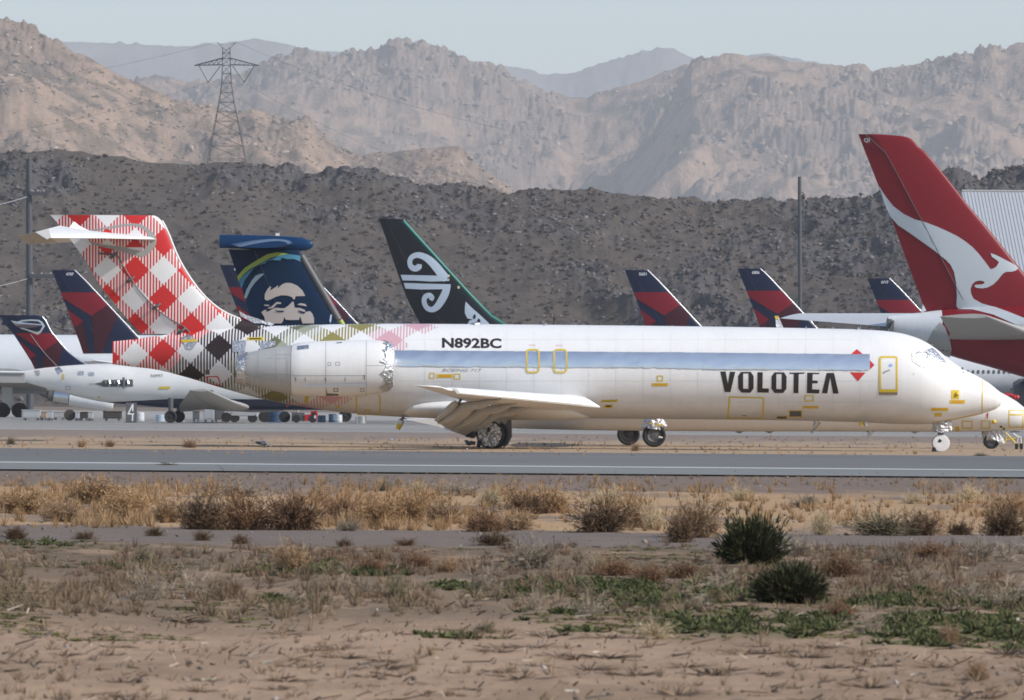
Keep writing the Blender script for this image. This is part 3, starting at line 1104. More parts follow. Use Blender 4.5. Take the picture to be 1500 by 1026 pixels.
FUS = [(165, 500.5, 534, .16), (190, 498, 537, .30), (225, 493, 541, .48), (270, 487, 552, .66), (320, 482, 567, .80), (380, 478.5, 583.5, .92), (440, 476.5, 595.5, .98), (500, 475.2, 604), (560, 474.5, 609.5), (620, 474.6, 611.8), (700, 475.2, 612.4), (800, 476, 612.8), (900, 477, 613.6), (1000, 478.2, 614.4), (1100, 479.6, 615.3), (1180, 481, 616.6), (1240, 482.3, 618.2), (1285, 484.2, 620), (1317, 488, 621.6), (1346, 496.5, 622), (1370, 510.5, 620.8), (1388, 525.5, 618.2), (1409, 540, 613.6), (1434, 552.6, 607.8), (1450, 562.5, 603), (1460, 571, 598.5), (1465.5, 579, 594), (1467.6, 586, 590)]
fus = Body(FUS, YV, 130, 64)
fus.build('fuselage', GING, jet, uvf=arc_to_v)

# frame and lap joints of the skin
sm = [rect(px, 479, px + 0.5, 613) for px in (622, 662, 702, 742, 782, 822, 862, 902, 942, 982, 1022, 1062, 1140, 1180, 1220, 1260)]
sm += [rect(585, 558.2, 1320, 558.6), rect(585, 497.5, 1330, 497.8), rect(585, 589.0, 1300, 589.4)]
SKINSEAM = painted('skin_joint', (0.67, 0.66, 0.645), 0.5, 0.2)
kind(decal(jet, 'skin_joint', SKINSEAM, sm, fus, 0.003, 40, 4, True), 'stuff')

# belly fairing between the wings
fr = Body([(592, 596, 609, 4.6), (606, 586, 611.5, 4.0), (640, 580, 613.4, 3.55), (720, 578, 615.6, 3.5), (800, 580, 616, 3.6), (836, 592, 615.4, 3.6), (854, 602, 614.4, 4.2), (866, 609, 612.6, 6.0)], YV, 40, 48)
fr.build('belly_fairing', BEIGE if False else WHITE, jet)

# ---- fin and rudder
FIN = [(315.5, 73, 226), (317, 74.5, 229.5), (319, 76.5, 232.5), (323, 80, 236.5), (328, 84, 239.5), (335, 90, 243), (345, 97.5, 247.5), (352, 103, 250), (372, 118, 258), (387, 128, 265.5), (397, 133.5, 271.5), (410, 141, 280), (425, 151, 291), (440, 163.5, 305), (452, 173, 320), (460, 179.5, 334), (466, 184.5, 348), (472, 190, 366), (477, 194, 388), (482, 199, 400), (490, 207, 404)]
vfin = Fin(FIN, YV, 0.075, 0.375, 6.0, 40)
vfin.build(jet, GING, GING)
hl = MB()
zt_, zb_ = W(0, 372, YV).z, W(0, 487, YV).z
pts = []
for k in range(12):
    z = zt_ + (zb_ - zt_) * k / 11
    te, le = vfin.edge(z)
    x = te + 0.375 * (le - te)
    pts.append((x, vfin.surf(x + .02, z) - 0.004, z))
hl.tube(pts, 0.022, 5)
hl.build('hinge_line', DGREY, jet)
for (px, py) in ((166, 371), (190, 407), (228.5, 446), (265, 482)):
    a, b = W(px - 1, py + 5, YV), W(px + 7, py - 1, YV)
    y = vfin.surf(a.x, a.z)
    MB().tube([(a.x - .12, y - .02, a.z - .05), (a.x, y - .12, a.z), ((a.x + b.x) / 2, y - .14, (a.z + b.z) / 2), (b.x, y - .08, b.z)], [.03, .075, .055, .035], 7).build('hinge_fairing', DGREY, jet, 50)
a, b = W(144, 371.5, YV), W(165, 373, YV)
MB().tube([(a.x, vfin.surf(a.x, a.z) - .02, a.z), (b.x, vfin.surf(b.x, b.z) - .05, b.z)], .035, 6).build('actuator_rod', DGREY, jet)
# grey wear ring round the stabiliser root
ring = zoomed([(770, 215), (900, 190), (1050, 165), (1120, 158), (1190, 165), (1250, 200), (1300, 245), (1325, 290), (1318, 340), (1280, 395), (1230, 435), (1190, 440), (1130, 425), (1060, 405), (950, 375), (850, 355), (780, 335), (752, 312)], 5.769, 0, 300)
inn = zoomed([(800, 222), (930, 202), (1060, 182), (1120, 178), (1180, 188), (1225, 220), (1250, 255), (1255, 310), (1240, 350), (1215, 385), (1185, 392), (1120, 378), (1010, 350), (900, 330), (800, 312)], 5.769, 0, 300)
decal(jet, 'wear_ring', GREY, [[ring, inn[::-1]]], vfin, 0.008, 6, 6)
# white strip added along the leading edge to show it sunlit
le = []
for k in range(24):
    z = vfin.z[0] + (vfin.z[-1] - vfin.z[0]) * k / 23
    if z < W(0, 470, YV).z or z > W(0, 318, YV).z:
        continue
    le.append((vfin.edge(z)[1] + 0.015, YV, z))
MB().tube(le, 0.045, 8).build('leading_edge', WHITE, jet, 60)

# ---- horizontal tailplane on top of the fin (leading edge trimmed down)
def P(px, py, Y):
    return W(px, py, Y)
hs = MB()
wing(hs, [(P(228, 352, YV), P(128, 342, YV), .17), (P(226, 350.5, YV - .5), P(132, 342, YV - .5), .17), (P(150, 349, YV - 3.0), P(88, 331, YV - 3.0), .15), (P(74, 348.5, YV - 5.5), P(52, 340.5, YV - 5.6), .11)], 14)
hs.build('tailplane', WHITE, jet, 40)
ev = MB().prism([P(120, 337, YV - .9), P(137, 341.5, YV - .6), P(100, 336, YV - 2.4), P(107, 326, YV - 2.2)], (0.05, 0.2, 0.03))
ev.build('elevator_tab', WHITE, jet)
hs = MB()
wing(hs, [(P(228, 352, YV), P(128, 343, YV), .17), (P(152, 350, YV + 2.8), P(88, 341, YV + 2.8), .15), (P(80, 356, YV + 5.5), P(25, 346.5, YV + 5.6), .14)], 14)
hs.build('tailplane', WHITE, jet, 40)
tip = MB().prism([P(25, 346.5, YV - 4.6), P(52, 340.5, YV - 5.3), P(76, 350, YV - 5.3), P(84, 355.5, YV - 4.4), P(41, 358.5, YV - 4.4)], (0, 0.09, 0.01))
tip.build('elevator', BEIGE, jet)
MB().prism([P(52, 340.3, YV - 5.72), P(71, 335.8, YV - 5.72), P(75, 348, YV - 5.72), P(69, 351, YV - 5.72)], (0, .05, 0)).build('tip_cap', WHITE, jet)
blt = Body([(128, 348, 352, .9), (150, 343, 359, .75), (190, 342, 366, .62), (215, 344, 367, .6), (224, 349, 362, .6), (227, 353, 357, .5)], YV, 16, 20)
blt.build('tailplane_fairing', GING, jet, uvf=lambda x, a: U0.z + .8 - a)

# ---- engines
class Pod:
    def __init__(s, prof, Y, flat=1.0):
        s.Y = Y
        P_ = [(W(px, cy_, Y), r / (FPX / Y)) for px, cy_, r in prof]
        s.x = np.array([p.x for p, r in P_])
        s.zc = np.array([p.z for p, r in P_])
        s.r = np.array([r for p, r in P_])
    def surf(s, x, z):
        r, zc = float(pchip(s.x, s.r, [x])[0]), float(pchip(s.x, s.zc, [x])[0])
        q = min(.99, max(-.99, (z - zc) / r))
        return s.Y - r * math.sqrt(1 - q * q)
    def ring(s, x, grow=0.0, n=40):
        r, zc = float(pchip(s.x, s.r, [x])[0]) + grow, float(pchip(s.x, s.zc, [x])[0])
        return [Vector((x, s.Y + r * math.cos(2 * math.pi * k / n), zc + r * math.sin(2 * math.pi * k / n))) for k in range(n)]
    def build(s, name, mat, parent, px0, px1, n=40, m=22, caps=True):
        a, b = W(px0, 540, s.Y).x, W(px1, 540, s.Y).x
        return MB().loops([s.ring(x, 0, n) for x in np.linspace(a, b, m)], caps).build(name, mat, parent, 45)

def jagged_band(pod, name, mat, parent, px0, px1, seed, amp, n=72, side=1, grow=0.02):
    r = np.random.default_rng(seed)
    a, b = W(px0, 540, pod.Y).x, W(px1, 540, pod.Y).x
    rings = []
    jag = np.array([r.uniform(0, amp) * (1.0 if r.uniform() < .45 else .3) for k in range(n)])
    for i in range(5):
        rr = []
        for k in range(n):
            x0 = a - jag[k] if side > 0 else a
            x1 = b if side > 0 else b + jag[k]
            x = x0 + (x1 - x0) * i / 4
            rad, zc = float(pchip(pod.x, pod.r, [x])[0]) + grow + r.uniform(0, .022), float(pchip(pod.x, pod.zc, [x])[0])
            t = 2 * math.pi * k / n
            rr.append(Vector((x, pod.Y + rad * math.cos(t), zc + rad * math.sin(t))))
        rings.append(rr)
    return crumpled(MB().loops(rings, False).build(name, mat, parent), 0, .010, seed)

PODP = [(346, 541, 19.5), (365, 541, 24.5), (385, 541, 29), (405, 541.2, 32.8), (427, 541.6, 36), (432, 541.3, 38), (460, 540.4, 40), (500, 540, 41), (535, 538.6, 40.2), (555, 537.5, 38.4), (566, 537, 36), (573, 536.6, 32.5), (577, 536.5, 28)]
for side in (-1, 1):
    Yp_ = YV + side * 3.05
    prof = PODP
    if side > 0:       # the far engine mirrors the near one in the aeroplane's own axes
        prof = [(750 + (px - 750) * (YV - 3.05) / (YV + 3.05), 585 + (py - 585) * (YV - 3.05) / (YV + 3.05), r * (YV - 3.05) / (YV + 3.05)) for px, py, r in PODP]
    pod = Pod(prof, Yp_)
    eng = bpy.data.objects.new('engine', None)
    COL.objects.link(eng)
    eng.parent = jet
    eng.location = Vector((W(470, 540, Yp_).x, Yp_, W(470, 540, Yp_).z)) - ORIGIN[jet.name]
    ORIGIN[eng.name] = Vector((W(470, 540, Yp_).x, Yp_, W(470, 540, Yp_).z))
    cowl = pod.build('cowling', WHITE, eng, 427.5, 576.8 if side < 0 else 570)
    pod.build('exhaust_cone', painted('nozzle_grey', (.43, .43, .42), .5, .35), eng, 346.5, 427)
    jagged_band(pod, 'inlet_foil', CRUMPLE, eng, 567, 576.5 if side < 0 else 570, 5, .32, side=1)
    jagged_band(pod, 'exhaust_foil', CRUMPLE, eng, 347.5, 359, 6, .2, side=-1)
    xi = W(576.2 if side < 0 else 570, 536.5, Yp_)
    MB().loops([pod.ring(xi.x, .01), [Vector((xi.x + .05, Yp_ + .5 * math.cos(2 * math.pi * k / 40), xi.z + .5 * math.sin(2 * math.pi * k / 40))) for k in range(40)]]).build('inlet_cover', CRUMPLE, eng, 40)
    py_ = MB().box((W(470, 530, YV).x, YV + side * 1.9, W(470, 528, YV).z), (4.6, 1.6, .42))
    py_.build('pylon', WHITE, eng)
    if side < 0:
        npod = pod
        L = [rect(477, 499, 477.6, 581), rect(536.2, 499, 536.8, 580), rect(427, 550.3, 536, 550.9), rect(537, 535.6, 562, 536.2)]
        L += [rect(377, 518, 377.5, 552), rect(404, 512, 404.4, 560), rect(420, 525, 420.5, 548), rect(405, 525, 420, 525.5), rect(385, 549, 425, 549.5), rect(405, 519.5, 426, 520), rect(392, 525, 398, 525.5), rect(366, 565, 374, 565.5), rect(372, 552, 372.5, 565), rect(372, 551.5, 382, 552)]
        decal(eng, 'cowl_seam', SEAM, L, pod, .004, 12, 2)
        L = [rect(x, 553, x + .9, 559) for x in (432.5, 446.5, 476, 505)] + [rect(533, 549.5, 534.2, 556.5)]
        decal(eng, 'cowl_latch', DGREY, L, pod, .01, 12, 2)
        decal(eng, 'strake', painted('pale_blue_strake', (.72, .78, .88), .4, .1), [[(441, 564.3), (536, 561.8), (536, 566.3), (441, 568)]], pod, .03, 8, 2)
        decal(eng, 'service_panel', DGREY, [[(478, 569.5), (479.5, 576.5), (496, 577.5), (496, 580), (478, 580.5)], frame(488.5, 569, 495.5, 574, 1.0)], pod, .006, 6, 1.5)
        decal(eng, 'foil_patch', CRUMPLE, [[(435.5, 507), (452, 505.3), (452.5, 510.5), (435.5, 512.5)], [(493, 501.6), (501, 501.2), (501, 502.6), (493, 503)]], pod, .02, 5, 1.5)
        decal(eng, 'stencil', SEAM, [frame(480, 531, 485, 536, .7), frame(491, 530.5, 498, 535.5, .7), frame(527.5, 569, 533.5, 574, .9)], pod, .004, 6, 2)

# ---- foil taped over the cabin windows, one length after another
strips = [577, 690, 772, 832, 936, 1030, 1127, 1200, 1274]
def ytop(px):
    return np.interp(px, [577, 960, 1030, 1274], [513.4, 516.1, 516.7, 519.2])
def ybot(px):
    return np.interp(px, [577, 960, 1030, 1274], [537.0, 538.9, 541.0, 542.8])
for i in range(len(strips) - 1):
    a, b = strips[i], strips[i + 1]
    V, F = [], []
    m, n = max(4, int((b - a) / 4)), 14
    o0 = rng.uniform(0, 50)
    for k in range(m + 1):
        px = a + (b - a) * k / m - (0.35 if k == 0 else 0)
        for j in range(n + 1):
            f = j / n
            py = ytop(px) + (ybot(px) - ytop(px)) * f
            if j == n:
                py += float(vnoise(np.array([px * .25]), np.array([o0]))[0] - .5) * 1.6
            if j == 0:
                py += float(vnoise(np.array([px * .2]), np.array([o0 + 9]))[0] - .5) * .8
            y = fus.Y - 1.7
            p = W(px, py, y)
            y = fus.surf(p.x, p.z)
            p = W(px, py, y)
            cr = float(vnoise(np.array([p.x * 2.2 + o0]), np.array([p.z * 5]), 3)[0]) * .016 + float(vnoise(np.array([p.x * .9 + p.z * 2]), np.array([p.z * 1.3 + o0]), 4)[0]) * .012
            sag = .010 * math.sin(math.pi * f ** .8) * (1 + .5 * (float(vnoise(np.array([p.x * .8]), np.array([o0 + 5.]), 6)[0]) - .5))
            V.append((p.x, y - .012 - cr - sag - (.004 if i % 2 else 0), p.z))
    for k in range(m):
        for j in range(n):
            q = k * (n + 1) + j
            F.append((q, q + 1, q + n + 2, q + n + 1))
    o = link_mesh('window_foil', V, F, FOIL, jet, None, 60)
    bm = bmesh.new()
    bm.from_mesh(o.data)
    bmesh.ops.recalc_face_normals(bm, faces=bm.faces)
    if sum(f.normal.y for f in bm.faces) > 0:
        bmesh.ops.reverse_faces(bm, faces=bm.faces)
    bm.to_mesh(o.data)
    bm.free()

# ---- lettering and marks
k8, ox8, oy8 = 4.839, 1030, 470
def Z8(p):
    return zoomed(p, k8, ox8, oy8)
glyphs = [
    [[(122, 360), (160, 361), (175, 448), (190, 362), (228, 362), (194, 507), (153, 506)]],
    [[(248, 392), (268, 363), (338, 363), (358, 393), (358, 480), (335, 511), (271, 510), (249, 480)], [(284, 374), (284, 482), (322, 484), (322, 374)]],
    [[(386, 365), (423, 366), (421, 480), (466, 481), (466, 511), (383, 509)]],
    [[(485, 394), (506, 366), (573, 366), (592, 396), (590, 483), (567, 513), (505, 513), (484, 482)], [(520, 378), (519, 484), (556, 486), (557, 378)]],
    [[(611, 368), (718, 367), (718, 376), (678, 378), (675, 515), (640, 513), (643, 378), (611, 376)]],
    [[(739, 368), (824, 370), (825, 378), (777, 379), (775, 424), (812, 425), (812, 444), (774, 444), (773, 487), (825, 489), (822, 516), (735, 514)]],
    [[(876, 370), (928, 371), (961, 517), (921, 517), (901, 402), (880, 516), (842, 514)]],
]
for g in glyphs:
    decal(jet, 'letter', INK, [[Z8(lp) for lp in g]], fus, .008, 8, 2.5)
RED2 = painted('diamond_red', (.60, .03, .03), .4, .1)
decal(jet, 'red_diamond', RED2, [[(1255, 511.5), (1264.5, 519.3), (1246.5, 519)], [(1274.5, 528), (1281, 535), (1274.5, 541.5)], [(1245, 545.5), (1268, 546), (1256.5, 559)]], fus, .006, 5, 2)
text(jet, 'registration', INK, 'N892BC', (647.5, 494.9, 734.5, 510.0), fus, .007, bold=.034, slant=.9, dy=2.5)
text(jet, 'faint_lettering', SEAM, 'BOEING 717', (647, 540.2, 706, 544.6), fus, .006, bold=.01, slant=.4, shear=.35)

def strip(name, mats, x0, y0, x1, y1, sl=0.0):
    decal(jet, name, mats, [[(x0, y0), (x1, y0 + sl), (x1, y1 + sl), (x0, y1)]], fus, .009, 6, 1.5)
for b in ((1364, 597.7, 1389, 602.4), (1391.5, 586.2, 1413.5, 591.6), (1175.7, 595.2, 1199, 598.8), (955, 561.4, 979, 566), (640, 548.3, 663.5, 553.8), (362, 494.2, 386, 498.6)):
    strip('warning_label', YELLOW, *b)
    decal(jet, 'label_print', ORANGE if b[0] != 362 else INK, [rect(b[0] + 3, b[1] + 1.3, b[2] - 3, b[3] - 1.3)], fus, .012, 6, 1.5)
for b in ((880, 586.8, 904.5, 590.2, -1.4), (884.5, 593.4, 898, 598.6, -.6)):
    strip('warning_label', YELLOW, *b)
    decal(jet, 'label_print', INK, [rect(b[0] + 3, b[1] + .7, b[2] - 3, b[3] - 2.0)], fus, .012, 6, 1.5)
for b in ((1393.6, 571.6, 1405, 585), (1368.5, 605.2, 1379.5, 610.6)):
    strip('yellow_patch', YELLOW, *b)
bl = W(1399, 577.5, YV)
MB().lathe((bl.x, fus.surf(bl.x, bl.z) + .02, bl.z), (0, -1, 0), [(0, .09), (.05, .09), (.1, .07), (.13, .03), (.14, .005)], 12).build('port_plug', YELLOW, jet, 60)
for b, w in (((629, 546.3, 637.3, 555), 1.4), ((665, 547.5, 674.6, 556), 1.4), ((962.3, 550.2, 971.5, 559), 1.6), ((1178, 579.2, 1192, 588.2), 1.7), ((1155.3, 601.2, 1175, 611.6), 1.2), ((1137.3, 609.6, 1153, 614.3), .7)):
    decal(jet, 'tape_frame', YELLOW, [frame(*b, w)], fus, .009, 5, 1.5)
decal(jet, 'covered_vent', DGREY, [rect(1156.8, 602.6, 1173.6, 610.2), rect(1138.2, 610.5, 1152.2, 613.6)], fus, .007, 5, 1.5)
decal(jet, 'tape_frame', YELLOW, [[[(1067.5, 581), (1119.5, 582), (1118, 614.2), (1064.8, 613.4)], [(1069.6, 583), (1117.2, 583.8), (1116, 612.6), (1067.2, 611.9)][::-1]]], fus, .009, 6, 1.5)
class OverFoil:
    Y = YV
    zt, zb = W(800, 515, YV - 1.6).z, W(800, 539, YV - 1.6).z
    def surf(s, x, z):
        f = (s.zt - z) / (s.zt - s.zb)
        return fus.surf(x, z) - (.012 + (.05 * math.sin(math.pi * f) ** .5 if 0 < f < 1 else 0))
over = OverFoil()
for x in (770.2, 810.6):
    decal(jet, 'exit_tape', YELLOW, [frame(x, 511.2, x + 20.4, 547, 2.3, 5.5)], over, .008, 3, 1.5)
d = bpy.data.objects.new('cabin_door', None)
COL.objects.link(d)
d.parent = jet
pdoor = W(1301, 550, YV - 1.7)
d.location = pdoor - ORIGIN[jet.name]
ORIGIN[d.name] = pdoor
decal(d, 'door_panel', WHITE, [rrect(1290.5, 524.5, 1313, 571, 3.5)], fus, .012, 4, 2)
decal(d, 'door_tape', YELLOW, [frame(1287.6, 521.7, 1315, 575, 3.0, 4)], fus, .016, 3, 1.5)
decal(d, 'door_tape', YELLOW, [rect(1288, 570.5, 1315, 574.5)], fus, .018, 3, 1.5)
decal(d, 'door_sill', painted('sill_grime', (.26, .20, .14), .7, .3), [rect(1287.5, 574.6, 1314.5, 579)], fus, .014, 4, 1.5)
decal(d, 'door_scuff', SEAM, [[(1292, 546.5), (1297, 543.5), (1303, 541.5), (1304, 543), (1298, 545.4), (1294, 548)]], fus, .018, 3, 1.5)
decal(d, 'door_sticker', painted('blue_sticker', (.3, .42, .72), .5, .1), [[(1301, 535), (1305.5, 532.5), (1308, 536.5), (1303, 538.5)]], fus, .018, 3, 1.5)
decal(jet, 'nose_tape', YELLOW, [[(1438.6, 555), (1440, 555.8), (1439.6, 606.4), (1438.2, 606.8)], [(1366, 618.9), (1398, 613.4), (1437.5, 605.6), (1437.5, 607), (1398, 614.8), (1366, 620.2)]], fus, .01, 5, 2)
# cockpit windows under foil
decal(jet, 'cockpit_foil', CRUMPLE, [[(1335.5, 517.5), (1341, 515.5), (1352, 514.5), (1358, 519), (1360, 530), (1356.5, 538.5), (1347, 536), (1337, 529)], [(1353, 514), (1366, 509.5), (1373, 515.5), (1384, 527.5), (1388, 531.8), (1376, 529.5), (1369, 535), (1358.5, 538.5), (1361, 530), (1359, 519)]], fus, .02, 3, 1.6)
pr = W(1409, 541.5, YV)
MB().lathe((pr.x, YV - .25, pr.z), (0, -.25, 1), [(-.05, .05), (.04, .05), (.08, .03), (.09, .005)], 8).build('probe', DGREY, jet, 60)
decal(jet, 'sensor_port', DGREY, [disc(1411, 545.5, 1.0), disc(1338, 548.2, .7)], fus, .008, 3, 1)
# aft marks
decal(jet, 'foil_patch', CRUMPLE, [[(340, 499.5), (361, 498.7), (358.5, 516), (340.5, 516)], [(382.5, 500.8), (404, 500), (403, 506), (382, 512.5)]], fus, .02, 4, 2)
decal(jet, 'foil_patch', CRUMPLE, [[(265, 495), (277, 488.5), (289, 501), (281, 512.5), (273, 511.5)]], fus, .02, 4, 2)
decal(jet, 'yellow_patch', YELLOW, [[(265, 498), (288, 497), (288, 500.5), (266, 502)]], fus, .03, 4, 1.5)
ro = [(301.5, 551.5), (318.5, 551), (321.8, 556), (323, 565.4), (318, 565.8), (304.5, 562.5)]
decal(jet, 'red_outline', RED2, [[ro, [(303.2, 553), (317.6, 552.6), (320.3, 556.6), (321.3, 563.6), (317.8, 564), (305.6, 561)][::-1]]], fus, .008, 3, 1.5)
decal(jet, 'tape_frame', YELLOW, [[rrect(521, 577.5, 557.5, 608.5, 5), rrect(522.9, 577.5, 555.6, 606.6, 4)[::-1]]], fus, .009, 4, 1.5)
decal(jet, 'yellow_patch', YELLOW, [[(446.5, 580.8), (452, 581.2), (450.8, 590.6), (445.4, 590.2)], rect(533, 600.5, 543, 602.5), rect(493, 595, 498, 598)], fus, .009, 4, 1.5)
decal(jet, 'orange_ribbon', painted('orange_ribbon', (.75, .12, .02), .6, .1), [[(419, 596), (424, 589), (425.5, 590), (422, 594.5), (421, 596.8)]], fus, .02, 3, 1.5)
decal(jet, 'vent_slot', DGREY, [rect(301, 542, 307, 549), [(1088.5, 608.5), (1093, 608.8), (1094, 609.6), (1087, 609.8)]], fus, .008, 3, 1.5)
decal(jet, 'yellow_patch', YELLOW, [rect(746.3, 601.5, 758, 610)], fr, .012, 4, 1.5)
decal(jet, 'exit_stencil', painted('faint_red_print', (.72, .52, .50), .5, .1), [rect(775, 505, 785, 506.5), rect(814, 505.4, 824, 506.9)], fus, .006, 4, 1.5)
decal(jet, 'fillet_foil', CRUMPLE, [[(350, 455.5), (360, 461.5), (376, 466.5), (392, 472), (402, 474), (398, 478), (384, 474), (372, 473.5), (364, 469.5), (352, 463)]], vfin, .03, 4, 1.5)

# antennas and lumps along the crown and the belly
def blade(px, top, bot, w, mat, Y=YV, lean=0.0, name='antenna'):
    pts = [W(px - w, bot, Y), W(px + w, bot, Y), W(px + w * .3 + lean, top, Y), W(px - w * .55 + lean, top, Y)]
    MB().prism([Vector(p) + Vector((0, -.05, 0)) for p in pts], (0, .1, 0)).build(name, mat, jet)
blade(1142.5, 463, 481.5, 5.5, CRUMPLE, lean=-4)
decal_ = MB().prism([W(1134.5, 463, YV - .08), W(1139, 463.5, YV - .08), W(1141, 468, YV - .08), W(1136.5, 468, YV - .08)], (0, .03, 0)).build('yellow_tip', YELLOW, jet)
for px, w in ((697, 17), (797, 11), (1181, 3), (1257, 3)):
    p = W(px, np.interp(px, [600, 1250], [475.0, 482.6]), YV)
    r_ = np.random.default_rng(int(px))
    V, F = hull_mesh(int(px), 16, 1.0)
    V = V * np.array([w / 38 * .62, .28, .085]) + np.array([p.x, YV - .1, p.z + .015])
    link_mesh('crown_foil', [tuple(v) for v in V], [tuple(f) for f in F], CRUMPLE, jet)
for px in (985, 1050, 1120):
    p = W(px, np.interp(px, [900, 1250], [476.5, 482.2]), YV)
    MB().prism([p + Vector((-.08, -.02, -.03)), p + Vector((.1, -.02, -.03)), p + Vector((-.02, -.02, .06))], (0, .04, 0)).build('antenna', DGREY, jet)
MB().tube([W(591, 611, YV - .3), W(588, 616, YV - .3), W(586, 622, YV - .3)], [.14, .12, .10], 8).build('drain_mast', CRUMPLE, jet)
MB().tube([W(586.2, 621.5, YV - .3), W(582.5, 629, YV - .3)], [.11, .09], 8).build('mast_cover', YELLOW, jet)
MB().tube([W(1198, 617, YV - .2), W(1193, 626, YV - .2), W(1189, 635, YV - .2)], [.14, .08, .07], 8).build('drain_mast', CRUMPLE, jet)
for px in (1261, 1268):
    MB().tube([W(px, 619, YV - .9), W(px + 1, 624, YV - .9)], [.1, .07], 8).build('probe', YELLOW if px < 1265 else CRUMPLE, jet)

# ---- wings
ZW = lambda py, Y: W(750, py, Y).z
def LE(d):
    """Leading edge of the starboard wing, d metres out from the centreline."""
    f = (d - 1.2) / (13.6 - 1.2)
    return Vector((2.95 + (-2.42 - 2.95) * f, 0, 1.80 + (2.22 - 1.80) * f))
def TE(d):
    if d < 6:
        f = (d - 1.2) / 4.8
        return Vector((-.30 + (-1.55 + .30) * f, 0, 1.60 + .16 * f))
    f = (d - 6) / (14.1 - 6)
    return Vector((-1.55 + (-3.50 + 1.55) * f, 0, 1.76 + (2.36 - 1.76) * f))
def at_wing(v, d, s):
    return Vector((v.x, YV + s * d, v.z))
for s in (-1, 1):
    wr = bpy.data.objects.new('wing', None)
    COL.objects.link(wr)
    wr.parent = jet
    o0 = at_wing(LE(1.2), 1.2, s)
    wr.location = o0 - ORIGIN[jet.name]
    ORIGIN[wr.name] = o0
    mb = MB()
    secs = []
    for d, t in ((0.9, .62), (3, .52), (6, .38), (10, .24), (13.3, .13)):
        secs.append((at_wing(LE(d), d, s), at_wing(TE(d), d, s), t))
    secs.append((at_wing(Vector((-2.55, 0, 2.30)), 13.9, s), at_wing(TE(14.0), 14.0, s), .09))
    secs.append((at_wing(Vector((-3.05, 0, 2.345)), 14.2, s), at_wing(Vector((-3.55, 0, 2.37)), 14.25, s), .04))
    wing(mb, secs, 16)
    mb.build('wing_box', WHITE, wr, 40)
    # slats run out and down ahead of the leading edge, in five lengths
    edges = [1.75, 4.0, 6.2, 8.5, 10.8, 13.0]
    for i in range(5):
        mb = MB()
        rings = []
        for d in (edges[i] + .02, (edges[i] + edges[i + 1]) / 2, edges[i + 1] - .02):
            b = at_wing(LE(d), d, s)
            k = 1.12 - .042 * d
            prof = [(-.42, .20), (-.20, .235), (.02, .20), (.20, .10), (.31, -.03), (.33, -.12), (.28, -.18), (.16, -.17), (.10, -.05), (-.02, .06), (-.2, .13), (-.4, .165)]
            rings.append([b + Vector((x * k * 1.05 + .05, 0, z * k * 1.0 - .02)) for x, z in prof])
        if i == 0:      # the inner slat ends in a point that droops past the root
            b = at_wing(LE(1.55), 1.55, s)
            rings.insert(0, [b + Vector((x * .3 + .50, 0, z * .22 - .17)) for x, z in prof])
        mb.loops(rings).build('slat', WHITE, wr, 50)
    # flaps hanging at a steep angle, in two lengths
    for d0, d1 in ((2.0, 5.0), (5.08, 9.0)):
        rings = []
        for d in (d0, (d0 + d1) / 2, d1):
            h = at_wing(TE(d), d, s) + Vector((.18, 0, -.16))
            c = 1.75 - .075 * d
            ax = Vector((-math.cos(math.radians(43)), 0, -math.sin(math.radians(43))))
            nn = Vector((math.sin(math.radians(43)), 0, -math.cos(math.radians(43))))
            prof = [(0, .0), (.12, .10), (.35, .12), (.7, .07), (1, .0), (.7, -.03), (.35, -.06), (.1, -.06)]
            rings.append([h + ax * (u * c) + nn * (w * c * .9) for u, w in prof])
        MB().loops(rings).build('flap', BEIGE, wr, 50)
    # flap track fairings
    for d in (3.6, 6.0, 8.4):
        h = at_wing(TE(d), d, s)
        a = h + Vector((1.75, 0, -.02))
        b = h + Vector((.35, 0, -.34))
        c = h + Vector((-.62, 0, -.98))
        r1 = .17
        MB().tube([a, a * .5 + b * .5 + Vector((0, 0, -.06)), b, b * .45 + c * .55 + Vector((0, 0, -.05)), c], [.03, r1, r1 * 1.1, r1 * .9, .03], 10).build('flap_track_fairing', BEIGE, wr, 60)
        MB().tube([h + Vector((.25, -.05, -.05)), h + Vector((.05, -.05, -.42))], .06, 6).build('flap_hinge', DGREY, wr)
    # main gear
    gy = YV + s * 2.45
    gx = -.80
    gr = bpy.data.objects.new('main_gear', None)
    COL.objects.link(gr)
    gr.parent = jet
    o0 = Vector((gx, gy, 0))
    gr.location = o0 - ORIGIN[jet.name]
    ORIGIN[gr.name] = o0
    MB().tube([(gx + .15, gy, 1.75), (gx + .02, gy, .55)], [.16, .12], 10).build('strut', DGREY, gr, 50)
    MB().tube([(gx - .9, gy, 1.55), (gx - .05, gy, .8)], [.07, .07], 8).build('side_brace', DGREY, gr, 50)
    for w in (-.32, .30):
        ty = wheel(gr, (gx + (.17 if w * s < 0 else 0), gy + w, .535), .54, .36)
    if s < 0:
        # foil wrapped over the outer wheel
        MB().lathe((gx - .02, gy - .50, .55), (0, -1, 0), [(-.02, .46), (.0, .46), (.035, .43), (.05, .30), (.035, .16), (.055, .05), (.05, .001)], 22).build('wheel_foil', CRUMPLE, gr)
        crumpled(bpy.data.objects[[o.name for o in gr.children if o.name.startswith('wheel_foil')][0]], 1, .035, 4)
        MB().add([(gx - .14, gy - .563, .62), (gx - .01, gy - .563, .66), (gx - .02, gy - .563, .80), (gx - .10, gy - .563, .82)], [(0, 1, 2, 3)]).build('foil_tear', BLACK, gr)
    MB().prism([(gx + .40, gy - .42 * 1, 1.50), (gx + .36, gy - .42, .90), (gx - .1, gy - .42, .95), (gx - .22, gy - .42, 1.15), (gx - .12, gy - .42, 1.50)], (0, .05, 0)).build('gear_door', GREY, gr)
